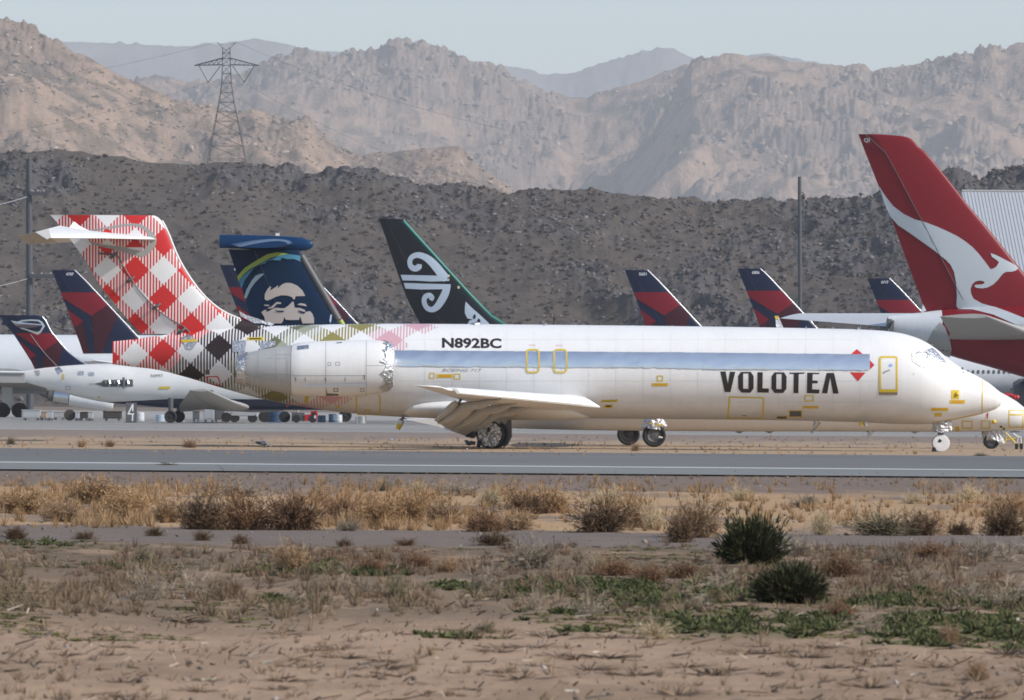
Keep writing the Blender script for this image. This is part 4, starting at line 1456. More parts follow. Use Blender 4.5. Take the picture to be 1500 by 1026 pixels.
    MB().prism([(gx - 1.05, gy + .2, 1.30), (gx - .45, gy + .2, 1.45), (gx - .3, gy + .2, .85), (gx - .62, gy + .2, .38), (gx - .95, gy + .2, .55)], (0, .05, 0)).build('gear_door', DGREY, gr)
    pass
MB().prism([W(px, py, YV - 3.3) for px, py in ((695, 610), (698, 622), (691, 641), (684, 641), (671, 631), (684, 612))], (0, .1, 0)).build('flap_gap_shade', BLACK, jet)  # black sheet added for the dark shade between flap and wheel
MB().prism([W(px, py, YV + 6) for px, py in ((596, 615), (652, 612), (673, 628), (668.5, 634.5), (640, 624.5))], (0.05, .12, .03)).build('flap', WHITE, jet)
MB().prism([W(px, py, YV - 2.2) for px, py in ((718, 602), (742, 597), (743, 618), (737, 624), (721, 620))], (0, .1, 0)).build('gear_door', GREY, jet)
MB().prism([W(px, py, YV - 1.9) for px, py in ((736, 614), (749.5, 616), (750, 640), (744, 652), (738, 656), (732, 640))], (0, .3, 0)).build('gear_door', DGREY, jet)
ngr = bpy.data.objects.new('nose_gear', None)
COL.objects.link(ngr)
ngr.parent = jet
ng = W(1378, 649, YV)
ORIGIN[ngr.name] = Vector((ng.x, YV, 0))
ngr.location = ORIGIN[ngr.name] - ORIGIN[jet.name]
MB().tube([(ng.x - .02, YV, 1.2), (ng.x, YV, .33)], [.13, .10], 10).build('strut', DGREY, ngr, 50)
wrap = MB()
rr = np.random.default_rng(3)
rings = []
for py_, w in ((616, 13), (619, 14.5), (624, 14), (629, 14.8), (632, 13)):
    c = W(1380, py_, YV - .1)
    rings.append([c + Vector((math.cos(2 * math.pi * k / 14) * w / 38 * (1 + rr.uniform(-.1, .08)), math.sin(2 * math.pi * k / 14) * .32, 0)) for k in range(14)])
crumpled(wrap.loops(rings).build('strut_foil', CRUMPLE, ngr), 1, .035, 8)
for w in (-.16, .16):
    wheel(ngr, (ng.x, YV + w, .325), .33, .2)
MB().lathe((ng.x, YV - .25, .33), (0, -1, 0), [(-.02, .335), (.03, .32), (.045, .2), (.03, .05), (.03, .001)], 22).build('wheel_foil', WHITE, ngr, 40)
MB().add([(ng.x - .13, YV - .305, .39), (ng.x - .03, YV - .305, .35), (ng.x + .03, YV - .305, .43), (ng.x - .07, YV - .305, .50)], [(0, 1, 2, 3)]).build('foil_tear', BLACK, ngr)
MB().prism([(ng.x - .33, YV - .3, 0), (ng.x - .18, YV - .3, 0), (ng.x - .22, YV - .3, .16), (ng.x - .3, YV - .3, .18)], (0, .6, 0)).build('wheel_chock', BLACK, ngr)
# torn black sheeting bunched against the main wheel
for k, (px, py, w, h) in enumerate(((690, 650, 16, 10), (702, 652, 10, 12), (683, 646, 7, 4))):
    p = W(px, py, YV - 3.1)
    V, F = hull_mesh(70 + k, 18, 1.0)
    V = V * np.array([w / 70, .3, h / 70]) + np.array([p.x, YV - 3.1, max(p.z, h / 80)])
    if k == 0:
        AV, AF = V, F
    else:
        AF = np.concatenate([AF, F + len(AV)])
        AV = np.concatenate([AV, V])
o = link_mesh('plastic_sheeting', [tuple(v) for v in AV], [tuple(f) for f in AF], painted('black_plastic', (.02, .022, .03), .35, .3), None, None, None, (W(690, 655, YV - 3.1).x, YV - 3.1, 0))
tag(o, 'crumpled black plastic sheeting bunched against the foil-wrapped main wheel', 'plastic sheet')
kind(o, 'thing')
# ================================================================== the blue-tailed turboprop parked just behind it
YQ = 268.0
prop = thing('turboprop', (W(939, 650, YQ).x, YQ, 0), 'white twin turboprop nosing out behind the jetliner, deep blue T-tail bearing a smiling face', 'propeller plane')
QF = [(332, 512, 524, .3), (380, 508, 548, .6), (440, 507, 566, .85), (520, 512, 588, 1), (620, 522, 612), (760, 532, 628), (900, 535, 631), (1000, 535, 632), (1250, 536, 632.5), (1360, 537, 632.8), (1400, 542, 632.8), (1440, 557, 632.5), (1465, 574.5, 632), (1477, 581, 631.6), (1490, 589, 631), (1500, 597, 630), (1512, 604, 628.5), (1522, 609.5, 626), (1530, 616, 620.5)]
qf = Body(QF, YQ, 60, 44)
qf.build('fuselage', WHITE, prop)
for b, w in (((1409, 616.8, 1424.5, 628.4), 1.6), ((1436.8, 616, 1450.5, 628.6), 1.6), ((1477.5, 600.5, 1499.5, 627), 1.5)):
    decal(prop, 'tape_frame', YELLOW, [frame(*b, w)], qf, .01, 5, 2)
decal(prop, 'yellow_patch', YELLOW, [rect(1399.5, 625.4, 1405, 632), rect(1478, 606.5, 1498, 608.5), [(1461, 591), (1466, 590), (1465, 595.5), (1463, 595.5), (1463.5, 593)], rect(1466, 626, 1472, 629)], qf, .012, 4, 1.5)
decal(prop, 'black_patch', BLACK, [rect(1464.5, 624.2, 1468, 626.6), rect(1469, 628, 1472.5, 630)], qf, .015, 4, 1.5)
decal(prop, 'red_ribbon', RED2, [[(1446, 605), (1448, 605), (1447, 614), (1445.5, 614)]], qf, .02, 4, 1.5)
b_ = W(1454, 618, YQ)
MB().lathe((b_.x, qf.surf(b_.x, b_.z) + .02, b_.z), (0, -1, 0), [(0, .09), (.06, .09), (.12, .06), (.15, .01)], 12).build('port_plug', YELLOW, prop, 60)
# fin, boot, tailplane bullet
QFIN = [(366, 334.5, 440), (380, 339.5, 446), (420, 353, 468), (456, 364, 489), (470, 368.5, 497), (485, 373, 507), (505, 379, 517)]
qfin = Fin(QFIN, YQ, .10, .36, 2.0, 20)
qfin.build(prop, ABLUE, ABLUE)
MB().tube([W(441.5, 375, YQ), W(468, 420.5, YQ), W(496, 469, YQ)], [.14, .155, .16], 12).build('de_icing_boot', DGREY, prop, 60)
MB().tube([W(498, 469.5, YQ), W(505, 482, YQ)], .12, 10).build('boot_root', LIME, prop, 60)
QB = [(321.5, 344.2, 363.5, .25), (340, 344.2, 364, .3), (380, 345, 366.5, .35), (410, 346, 367, .45), (435, 347.5, 368, .55), (450, 351, 366.5, .62), (456, 354, 364, .66), (459, 357, 360.5, .7)]
qb = Body(QB, YQ, 24, 24)
qb.build('tailplane_bullet', ABLUE2, prop)
for s in (-1, 1):
    mb = MB()
    wing(mb, [(W(430, 357, YQ + s * .2), W(335, 357, YQ + s * .2), .35), (W(421, 357.5, YQ + s * 4.6), W(352, 362, YQ + s * 4.6), .26)], 12)
    mb.build('tailplane', ABLUE2, prop, 40)
lp_ = W(406.5, 344.5, YQ)
MB().box((lp_.x, YQ, lp_.z + .02), (.16, .14, .12)).build('beacon', WHITE, prop)
kq = 6.84
def ZQ(p):
    return zoomed(p, kq, 310, 330)
face = [
    ('hair_patch', SKIN, [(530, 740), (533, 690), (560, 640), (588, 612), (596, 622), (585, 656), (612, 640), (640, 622), (668, 602), (662, 634), (680, 618), (705, 594), (745, 578), (800, 581), (860, 608), (910, 655), (938, 710), (842, 713), (832, 745), (820, 745), (806, 722), (760, 706), (700, 703), (640, 720), (592, 745), (552, 758)]),
    ('eyebrow', SKIN, [(558, 834), (600, 816), (628, 790), (655, 769), (698, 776), (692, 790), (655, 790), (622, 828), (582, 838)]),
    ('temple', SKIN, [(525, 797), (578, 800), (576, 812), (532, 809)]),
    ('eyebrow', SKIN, [(858, 797), (888, 782), (940, 790), (954, 815), (905, 806)]),
    ('face', SKIN, [(498, 872), (530, 850), (556, 852), (540, 872), (575, 862), (612, 838), (650, 828), (700, 834), (732, 832), (768, 808), (808, 768), (822, 768), (832, 828), (885, 830), (932, 848), (942, 870), (986, 862), (1010, 888), (1026, 935), (1026, 985), (910, 985), (896, 940), (884, 912), (876, 950), (800, 952), (742, 948), (728, 920), (716, 960), (700, 985), (536, 985), (530, 925)]),
    ('hair_stroke', painted('grey_blue_paint', (.20, .29, .36), .45, .1), [(326, 722), (345, 655), (375, 600), (400, 556), (440, 508), (490, 488), (530, 488), (478, 532), (432, 580), (390, 640), (345, 742)]),
    ('arc', AQUA, [(272, 560), (320, 505), (380, 455), (480, 392), (560, 350), (690, 300), (780, 292), (880, 305), (903, 316), (885, 340), (896, 368), (858, 352), (820, 340), (760, 342), (700, 328), (688, 354), (600, 352), (550, 364), (540, 386), (478, 398), (420, 432), (378, 492), (330, 558), (298, 630)]),
    ('arc', LIME, [(255, 515), (330, 430), (450, 352), (560, 290), (660, 272), (772, 288), (690, 302), (590, 328), (480, 388), (382, 442), (320, 495), (268, 562)]),
]
for k, (nm, m, pl) in enumerate(face):
    decal(prop, nm, m, [ZQ(pl)], qfin, .02 + .004 * k, 6, 4)
decal(prop, 'eye_line', ABLUE, [ZQ([(632, 848), (660, 858), (726, 858), (718, 873), (655, 870)]), ZQ([(863, 850), (890, 860), (942, 872), (930, 888), (882, 876)])], qfin, .058, 6, 4)
decal(prop, 'white_flash', ICE, [ZQ([(1190, 900), (1205, 895), (1200, 950), (1190, 985), (1180, 960)])], qfin, .03, 6, 4)
# high wing and nacelles, then the legs that show under the jetliner
for s in (-1, 1):
    mb = MB()
    wing(mb, [(W(1010, 530, YQ + s * 1.0), W(905, 533, YQ + s * 1.0), .5), (W(1005, 527, YQ + s * 5), W(905, 530, YQ + s * 5), .46), (W(985, 522, YQ + s * 13.8), W(925, 524, YQ + s * 13.8), .22)], 12)
    mb.build('wing', WHITE, prop, 40)
    nb = [(905, 546, 556, 1), (940, 536, 566), (1000, 533, 570), (1060, 534, 566), (1095, 541, 558), (1103, 547, 553)]
    Body(nb, YQ + s * 4.4, 20, 20).build('nacelle', WHITE, prop)
for s, px in ((1, 920.5), (-1, 958)):
    yg = YQ + s * 4.4
    c = W(px, 650, yg)
    g = bpy.data.objects.new('main_gear', None)
    COL.objects.link(g)
    g.parent = prop
    ORIGIN[g.name] = Vector((c.x, yg, 0))
    g.location = ORIGIN[g.name] - ORIGIN[prop.name]
    MB().tube([(c.x, yg, 3.2), (c.x, yg, .5)], [.14, .12], 10).build('strut', DGREY, g)
    for w in (-.25, .25):
        wheel(g, (c.x, yg + w, .47), .475, .3, hubmat=BLACK if s > 0 else None)
    # foil wrapped over the leg and the top of the tyres
    r_ = np.random.default_rng(40 + s)
    rings = []
    for z, rx in ((.74, .47), (.86, .50), (.98, .46), (1.10, .40), (1.25, .34), (1.5, .36)):
        rings.append([Vector((c.x + math.cos(2 * math.pi * k / 18) * rx * (1 + r_.uniform(-.13, .1)), yg + math.sin(2 * math.pi * k / 18) * .48, z + r_.uniform(-.04, .04))) for k in range(18)])
    crumpled(MB().loops(rings).build('leg_foil', CRUMPLE, g), 1, .035, 5)
    if s < 0:
        MB().box((c.x + .1, yg - .47, .92), (.55, .03, .06), Matrix.Rotation(.15, 3, 'Y')).build('yellow_strap', YELLOW, g)
        MB().box((c.x + .26, yg - .42, .40), (.16, .02, .07), Matrix.Rotation(.2, 3, 'Y')).build('white_tag', WHITE, g)
c = W(1452, 648, YQ)
g = bpy.data.objects.new('nose_gear', None)
COL.objects.link(g)
g.parent = prop
ORIGIN[g.name] = Vector((c.x, YQ, 0))
g.location = ORIGIN[g.name] - ORIGIN[prop.name]
MB().tube([(c.x + .05, YQ, 1.0), (c.x, YQ, .32)], [.11, .09], 10).build('strut', DGREY, g)
for w in (-.15, .15):
    wheel(g, (c.x, YQ + w, .32), .325, .2)
r_ = np.random.default_rng(9)
rings = []
for z, rx, ox in ((.30, .30, .26), (.42, .42, .14), (.58, .46, .08), (.72, .40, .06), (.84, .42, .12)):
    rings.append([Vector((c.x + ox + math.cos(2 * math.pi * k / 18) * rx * (1 + r_.uniform(-.2, .15)), YQ - .02 + math.sin(2 * math.pi * k / 18) * .30, z + r_.uniform(-.05, .05))) for k in range(18)])
crumpled(MB().loops(rings).build('leg_foil', CRUMPLE, g), 1, .035, 5)
for px, h in ((1083, .09), (1127, .09), (1275, .06), (1340, .06)):
    p = W(px, 632.6, YQ)
    Body([(px - 6, 632.2, 632.6), (px, 631, 635.2), (px + 6, 632.2, 632.6)], YQ, 8, 10).build('belly_fairing', GREY, prop)
MB().tube([W(1277, 632, YQ - .3), W(1271, 640, YQ - .3)], [.10, .06], 8).build('drain_mast', PALE, prop)

# the tow bar stand under its nose
st = W(1482, 655, YQ - 1.2)
stand = thing('tow_bar_stand', (st.x, YQ - 1.2, 0), 'yellow and white tubular towing frame beside the foil-wrapped nose wheel', 'towing frame')
def T(px, py):
    return W(px, py, YQ - 1.2)
def gz(v):
    return Vector((v.x, v.y, 0.02))
MB().tube([T(1473, 634), T(1490, 652), T(1497, 655)], .035, 6).build('tow_tube', YELLOW, stand)
MB().tube([T(1474, 640), T(1472, 650)], .03, 6).build('tow_tube', YELLOW, stand)
MB().tube([T(1473, 645), T(1485, 643), T(1490, 640)], .03, 6).build('tow_tube', YELLOW, stand)
MB().tube([T(1484, 635), T(1491, 641), gz(T(1489, 657))], .035, 6).build('leg', PALE, stand)
MB().tube([T(1488, 638), T(1495, 641), gz(T(1496, 657))], .035, 6).build('leg', PALE, stand)
for px in (1489, 1496):
    MB().box(gz(T(px, 657)) + Vector((0, 0, .10)), (.12, .12, .24)).build('foot', BLACK, stand)

# ================================================================== the airliners on the far apron
def landing_gear(root, pts, mat=DGREY):
    for (px, Y, ztop, r) in pts:
        x = W(px, 600, Y).x
        g = bpy.data.objects.new('landing_gear', None)
        COL.objects.link(g)
        g.parent = root
        ORIGIN[g.name] = Vector((x, Y, 0))
        g.location = ORIGIN[g.name] - ORIGIN[root.name]
        MB().tube([(x, Y, ztop), (x, Y, r)], [.2, .16], 8).build('strut', mat, g)
        for w in (-.35, .35):
            wheel(g, (x, Y + w, r), r, .4, hubmat=BLACK)

DELTA_BODY = None
TRI = [  # the four coloured fields of the tail, measured from the fin's top rear corner
    (RED, [(13, 32.5), (63.6, 32.5), (81, 51.3), (58.2, 66.8), (16.5, 41.5)]),
    (RED, [(22.3, 57.2), (46, 74.5), (33.2, 84.2)]),
    (MAROON, [(33.6, 84.8), (46.3, 75.2), (55, 126), (47, 126)]),
    (MAROON, [(81.4, 51.8), (96.3, 67.2), (71, 126), (63.2, 126), (58.6, 67.4)]),
]
def tri_tail_jet(tx, ty, Y, number, label, k=1.0, nose=880, hinge=.3, windows=None, group='airliners with navy and red triangle tails'):
    base = ty + 124 * k
    root = thing('airliner', (W(tx + 60 * k, 620, Y).x, Y, 0), label, 'airliner', group)
    st = [(0, 0, 33.0), (.6, .3, 34.8), (2.5, 1, 37), (50, 19.5, 81.5), (101, 38.5, 129), (118, 44.5, 145), (126, 47.5, 154), (136, 51, 166)]
    f = Fin([(ty + a * k, tx + b * k, tx + c * k) for a, b, c in st], Y, .09, hinge, 1.5, 14)
    f.build(root, NAVY, NAVY)
    for j, (m, pl) in enumerate(TRI):
        decal(root, 'tail_field', m, [[(tx + a * k, ty + b * k) for a, b in pl]], f, .025, 8, 6)
    h0, h1 = [], []
    for j in range(8):
        z = f.z[0] + (f.z[-1] - f.z[0]) * (.25 + .75 * j / 7)
        te, le = f.edge(z)
        h0.append((le + .02, Y, z))
    MB().tube(h0, .055, 7).build('leading_edge', SILVER, root, 60)
    text(root, 'tail_number', PALE, number, (tx + 21 * k, ty + 3.6 * k, tx + 32 * k, ty + 8 * k), f, .04, bold=.03)
    B = [(tx + 8, base + 1, base + 9, .5), (tx + 30, base - 1, base + 16, .8), (tx + 70 * k, base - 2, base + 30), (tx + 150, base - 3, base + 52), (tx + 230, base - 4, base + 63), (tx + 300, base - 4, base + 64), (tx + nose - 90, base - 4, base + 64), (tx + nose - 40, base + 2, base + 63), (tx + nose - 12, base + 18, base + 58), (tx + nose, base + 36, base + 44)]
    body = Body(B, Y, 40, 32)
    body.build('fuselage', FARWHITE, root)
    for s in (-1, 1):
        mb = MB()
        wing(mb, [(W(tx + 120, base + 16, Y + s * 1.0), W(tx + 55, base + 18, Y + s * 1.0), .4), (W(tx + 62, base + 8, Y + s * 6.6), W(tx + 38, base + 9, Y + s * 6.6), .16)], 10)
        mb.build('tailplane', FARWHITE, root, 40)
    zg = W(tx, base + 55, Y).z
    landing_gear(root, [(tx + 430, Y - 2.6, zg, .5), (tx + 430, Y + 2.6, zg, .5), (tx + nose - 110, Y, zg, .42)])
    if windows:
        for j in range(windows[2]):
            px = windows[0] + j * windows[3]
            decal(root, 'window', DGREY, [rrect(px, windows[1], px + 3.6, windows[1] + 5.4, 1.4)], body, .02, 8, 3)
    return root, f, body
A1 = tri_tail_jet(76, 396, 515, '6707', 'airliner with navy and red triangle tail numbered 6707, just left of the gingham fin')
A2 = tri_tail_jet(322, 388.5, 531, '6715', 'airliner whose navy and red tail peeks out left of the smiling-face tail', hinge=.33)
A3 = tri_tail_jet(414, 394.5, 547, '6712', 'airliner whose red and dark red tail edge slopes down right of the smiling-face tail')
A4 = tri_tail_jet(915, 395.8, 563, '5651', 'airliner with navy and red triangle tail over mid fuselage, first right of the black tail', windows=(1416, 542.3, 13, 7.6))
A5 = tri_tail_jet(1080.5, 393.6, 579, '6806', 'airliner with navy and red triangle tail beside the right utility pole')
A6 = tri_tail_jet(1270.5, 408, 597, '6717', 'airliner with small navy and red triangle tail tucked against the tall red fin', k=.97)
# near wing root and engine of the fourth airliner, at the frame's edge
eb = Body([(1484, 560, 592, .9), (1494, 555, 597), (1530, 552, 600), (1580, 553, 599), (1590, 558, 592)], 552, 14, 24)
eb.build('engine', DGREY, A4[0])
mb = MB()
wing(mb, [(W(1640, 570, 562), W(1478, 572, 562), .8), (W(1560, 556, 548), W(1500, 556, 548), .4)], 10)
mb.build('wing', DGREY, A4[0], 40)

# ---- the black tail with the white spiral fern
YN = 492.0
nz = thing('airliner', (W(650, 620, YN).x, YN, 0), 'airliner with tall black tail fin, teal leading edge and white spiral fern emblem', 'airliner')
NF = [(320.8, 554.5, 587.5), (321.4, 555, 589.5), (352, 566, 617), (400, 582, 660.5), (434.5, 594.8, 692), (450, 602, 707), (465, 610, 722), (473, 614.5, 734), (480, 618, 748), (492, 624, 770)]
nf = Fin(NF, YN, .09, .28, 1.0, 20)
nf.build(nz, TEALK, TEALK)
le = []
for j in range(14):
    z = nf.z[0] + (nf.z[-1] - nf.z[0]) * (.02 + .96 * j / 13)
    le.append((nf.edge(z)[1] - .06, YN, z))
MB().tube(le, .14, 8).build('leading_edge', TEAL, nz, 60)
kn = 6.035
def ZN(p):
    return zoomed(p, kn, 550, 310)
def koru(path, wd):
    return stroke(ZN(path), [w / kn for w in wd])
up = koru([(628, 598), (588, 556), (540, 495), (480, 432), (420, 396), (365, 386), (318, 408), (303, 452), (320, 494), (355, 505), (383, 490), (388, 466)], [36, 40, 38, 34, 28, 25, 22, 21, 24, 27, 26, 20])
lo = koru([(640, 650), (618, 720), (585, 785), (545, 842), (500, 868), (455, 852), (430, 800), (440, 755), (475, 742), (497, 762), (488, 785)], [26, 34, 34, 30, 24, 22, 21, 22, 24, 24, 16])
decal(nz, 'spiral_emblem', ICE, up, nf, .03, 8, 6, True)
decal(nz, 'spiral_emblem', ICE, lo, nf, .03, 8, 6, True)
decal(nz, 'emblem_bar', ICE, [ZN([(222, 560), (380, 564), (560, 568), (610, 572), (655, 614), (500, 620), (360, 612), (240, 610)])], nf, .036, 8, 4)
decal(nz, 'emblem_bar', ICE, [ZN([(250, 632), (420, 638), (666, 644), (648, 690), (580, 688), (400, 690), (265, 682)])], nf, .036, 8, 4)
leaf = ZN([(798, 797), (850, 850), (930, 920), (1000, 985), (1010, 1000), (812, 1000), (830, 965), (862, 958), (812, 945), (790, 900), (790, 850)])
decal(nz, 'fern_leaf', ICE, [leaf], nf, .03, 8, 4)
decal(nz, 'leaf_slit', TEALK, [ZN([(862, 945), (866, 920), (880, 905), (888, 930), (880, 950)]), ZN([(895, 975), (912, 945), (928, 960), (926, 980)])], nf, .05, 8, 4)
decal(nz, 'stencil', painted('cream_print', (.5, .48, .3), .5, .1), [ZN(rect(636, 560, 656, 578)), ZN(rect(726, 660, 744, 682)), ZN(rect(645, 592, 652, 612))], nf, .04, 8, 4)
NB = [(590, 498, 508, .5), (640, 493, 528, .8), (720, 489, 562), (800, 487, 580), (900, 487, 584), (1180, 487, 584), (1240, 495, 582), (1270, 515, 575), (1282, 540, 555)]
Body(NB, YN, 40, 32).build('fuselage', TEALK, nz)
for s in (-1, 1):
    mb = MB()
    wing(mb, [(W(735, 515, YN + s * 2), W(655, 517, YN + s * 2), .5), (W(670, 506, YN + s * 8.5), W(642, 507, YN + s * 8.5), .2)], 10)
    mb.build('tailplane', TEALK, nz, 40)
landing_gear(nz, [(1000, YN - 4, 2.5, .55), (1000, YN + 4, 2.5, .55), (1200, YN, 2.5, .5)])

# ---- the huge red fin with the white kangaroo
YK = 525.0
kq_ = thing('airliner', (W(1420, 620, YK).x, YK, 0), 'huge airliner with tall red tail fin bearing a white leaping kangaroo', 'airliner')
KF = [(196.8, 1257.6, 1288), (198.4, 1258.2, 1312), (200, 1258.8, 1325), (203, 1259.8, 1334), (209, 1262.2, 1341), (215, 1264.5, 1345.5), (222, 1267, 1355), (243, 1275.5, 1373), (266, 1284.5, 1391.5), (300, 1298, 1418), (327, 1308.5, 1441), (360, 1320.5, 1468), (390, 1331.5, 1492), (440, 1350, 1534), (460, 1357.5, 1552), (478, 1364, 1570), (495, 1370, 1596)]
kf = Fin(KF, YK, .085, .33, 9.0, 30)
kf.build(kq_, QRED, QRED)
kk = 3.664
kang = zoomed([(138, 340), (158, 372), (178, 402), (215, 448), (270, 490), (330, 519), (390, 535), (450, 558), (520, 590), (560, 610), (602, 638), (640, 668), (672, 702), (706, 745), (736, 786), (752, 783), (768, 772), (782, 748), (762, 732), (744, 720), (737, 700), (760, 708), (790, 722), (820, 738), (852, 754), (874, 768), (884, 782), (874, 793), (850, 800), (822, 800), (806, 808), (790, 826), (775, 845), (752, 868), (722, 884), (690, 890), (660, 886), (648, 876), (658, 870), (690, 868), (704, 862), (702, 852), (680, 847), (655, 852), (638, 868), (629, 892), (632, 918), (645, 945), (690, 970), (760, 990), (800, 1004), (830, 1026), (850, 1045), (560, 1045), (565, 1000), (553, 985), (556, 925), (552, 860), (540, 800), (520, 760), (495, 735), (440, 690), (370, 640), (300, 590), (240, 550), (202, 508), (180, 465), (162, 415)], kk, 1250, 180)
decal(kq_, 'kangaroo_emblem', painted('emblem_white', (.46, .50, .53), .42, .12), [kang], kf, .04, 10, 6)
hp = []
for j in range(10):
    z = kf.z[3] + (kf.z[-1] - kf.z[3]) * j / 9
    te, le = kf.edge(z)
    x = te + .33 * (le - te)
    hp.append((x, kf.surf(x, z) - .02, z))
MB().tube(hp, .028, 5).build('hinge_line', DGREY, kq_)
text(kq_, 'tail_letters', PALE, 'QI', (1265.5, 202.6, 1274, 209.5), kf, .05, bold=.03)
KB = [(1301, 463, 488, .6), (1340, 459, 500, .8), (1394, 453, 522, .95), (1450, 450, 538), (1500, 447, 553), (1580, 441, 574), (1700, 436, 592), (1850, 434, 600), (2300, 434, 600), (2400, 450, 596), (2480, 500, 580), (2500, 535, 550)]
kb = Body(KB, YK, 60, 40)
kb.build('fuselage', QRED, kq_, x0=W(1379, 500, YK).x, x1=kb.x[-1])
kb.build('tail_cone', FARWHITE, kq_, x0=kb.x[0], x1=W(1378.6, 500, YK).x)
decal(kq_, 'bare_panel', GREY, [[(1377, 472.5), (1384, 479), (1391, 497), (1394, 512), (1391.5, 524), (1340, 507), (1358, 500), (1368, 483)]], kb, .03, 8, 4)
decal(kq_, 'leg_stripe', painted('emblem_white', (.46, .50, .53)), [[(1404, 452.5), (1420, 449.5), (1450, 447), (1475, 456), (1505, 468), (1505, 483), (1480, 472), (1455, 461), (1425, 453.5)]], kb, .05, 8, 4)
MB().lathe(W(1304, 475, YK), (-1, 0, .05), [(-.3, .5), (0, .56), (.25, .50), (.3, .38), (.1, .3)], 16).build('exhaust', DGREY, kq_, 40)
MB().prism([W(1308, 470, YK - 1), W(1310, 469, YK - 1), W(1309, 486, YK - 1), W(1302, 486, YK - 1)], (0, .5, 0)).build('exhaust_door', DGREY, kq_)
MB().prism([W(1350, 458, YK - .3), W(1352, 446, YK - .3), W(1357, 455, YK - .3)], (0, .6, 0)).build('fin_root', FARWHITE, kq_)
mb = MB()
wing(mb, [(W(1590, 482, YK - 3), W(1388, 497, YK - 3), 1.2), (W(1500, 484, YK - 7), W(1392, 489, YK - 7), .9), (W(1447, 463.5, YK - 15), W(1377, 463.8, YK - 15), .35)], 14)
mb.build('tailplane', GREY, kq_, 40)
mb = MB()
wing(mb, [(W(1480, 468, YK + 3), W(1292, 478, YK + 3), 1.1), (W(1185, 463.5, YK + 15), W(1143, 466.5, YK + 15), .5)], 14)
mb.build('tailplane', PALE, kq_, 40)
landing_gear(kq_, [(1900, YK - 5, 3, .7), (1900, YK + 5, 3, .7), (2300, YK, 3, .6)])

# ---- the twin-engined jet with the low navy and red T-tail
YM = 470.0
md = thing('airliner', (W(90, 618, YM).x, YM, 0), 'white T-tailed airliner with navy belly, its engine missing, far left on the apron', 'airliner')
MF = [(462, -2, 55), (463.5, -1, 60.5), (466, 0, 64.5), (469.5, 4.2, 66.5), (475, 3.6, 69), (478, 9, 70.5), (485, 16, 74), (492, 21, 79.2), (505, 29.5, 90), (515, 36, 99), (523, 41, 109), (530, 45.5, 119), (534, 48, 127), (545, 55, 133)]
mf = Fin(MF, YM, .085, .42, 2.0, 20)
mf.build(md, NAVY, NAVY)
for m, pl in ((RED, [(22, 488.3), (75.5, 488.3), (85, 500.3), (64.5, 514), (45, 503)]), (RED, [(27.5, 498.5), (53, 521), (43.3, 525)]), (MAROON, [(43.6, 525.6), (53.2, 521.6), (54.5, 541), (51, 541)]), (MAROON, [(85.4, 500.8), (92.5, 509.8), (82, 540), (62, 540), (64.6, 514.6)])):
    decal(md, 'tail_field', m, [pl], mf, .025, 8, 5)
hp = [(0, 0, 0)] * 0
for j in range(8):
    z = W(0, 490, YM).z + (W(0, 537, YM).z - W(0, 490, YM).z) * j / 7
    te, le = mf.edge(z)
    x = te + .43 * (le - te)
    hp.append((x, mf.surf(x, z) - .02, z))
MB().tube(hp, .03, 5).build('hinge_line', DGREY, md)
le = []
for j in range(14):
    z = mf.z[1] + (W(0, 464, YM).z - mf.z[1]) * j / 13
    le.append((mf.edge(z)[1] + .02, YM, z))
MB().tube(le, .06, 7).build('leading_edge', SILVER, md, 60)
mb = MB()
wing(mb, [(W(61, 476.5, YM - .6), W(26, 480, YM - .6), .25), (W(30, 474.5, YM - 5.6), W(16, 470, YM - 5.6), .12)], 12)
mb.build('tailplane', SILVER, md, 40)
decal(md, 'wear_ring', SILVER, [[zoomed([(240, 200), (300, 178), (420, 168), (530, 175), (580, 205), (615, 260), (560, 350), (515, 380), (440, 352), (370, 322), (290, 300), (232, 250)], 9.329, 0, 450), zoomed([(262, 215), (320, 198), (420, 190), (520, 196), (562, 225), (580, 265), (545, 325), (505, 342), (440, 325), (370, 300), (300, 282), (258, 250)], 9.329, 0, 450)[::-1]]], mf, .03, 6, 4)
MB().prism([W(-2, 463, YM), W(14, 466, YM), W(16, 478, YM), (W(2, 476, YM)), W(4, 470, YM)], (0, .2, 0)).build('tailplane_cap', NAVY, md)
MBODY = [(37, 543.5, 560, .3), (52, 541, 564.5, .45), (72, 538, 570, .6), (112, 534.5, 581, .8), (160, 533, 590.5, .92), (200, 536, 594), (240, 534, 597.5), (340, 530, 600.5), (450, 529, 601), (860, 529, 601), (910, 541, 599), (940, 566, 592), (946, 574, 584)]
mbody = Body(MBODY, YM, 60, 48)
zb = W(300, 584.5, YM).z
t = NT('navy_belly_livery')
g_ = t.n('NewGeometry')
sp = t.n('SeparateXYZ')
t.l(g_.outputs['Position'], sp.inputs[0])
edge = t.math('ADD', zb, t.math('MULTIPLY', t.math('MAXIMUM', t.math('SUBTRACT', W(262, 590, YM).x, sp.outputs[0]), 0.0), -.06))
gn = t.noise(.8, 5, .6, t.coords((1, 1, 2)))
t.bsdf(t.mix(t.math('LESS_THAN', sp.outputs[2], edge), t.mix(t.math('MULTIPLY', t.ramp(gn, [(.4, 0), (.7, 1)]), .25), (.72, .72, .71), (.5, .46, .4)), (.014, .022, .06)), .28)
mbody.build('fuselage', t.m, md)
decal(md, 'engine_bay', DGREY, [[(138, 562.5), (150, 559.5), (151, 557), (194.5, 556), (195, 566.5), (152, 567)]], mbody, .02, 8, 3)
for j, px in enumerate((154, 160, 166.5, 173, 180, 187)):
    q = W(px, 561.5, YM)
    y = mbody.surf(q.x, q.z)
    MB().tube([W(px, 558, y - .05), W(px + 1, 562, y - .12), W(px, 566, y - .05)], .05 + .02 * (j % 2), 6).build('pipe', SILVER if j % 2 else DGREY, md)
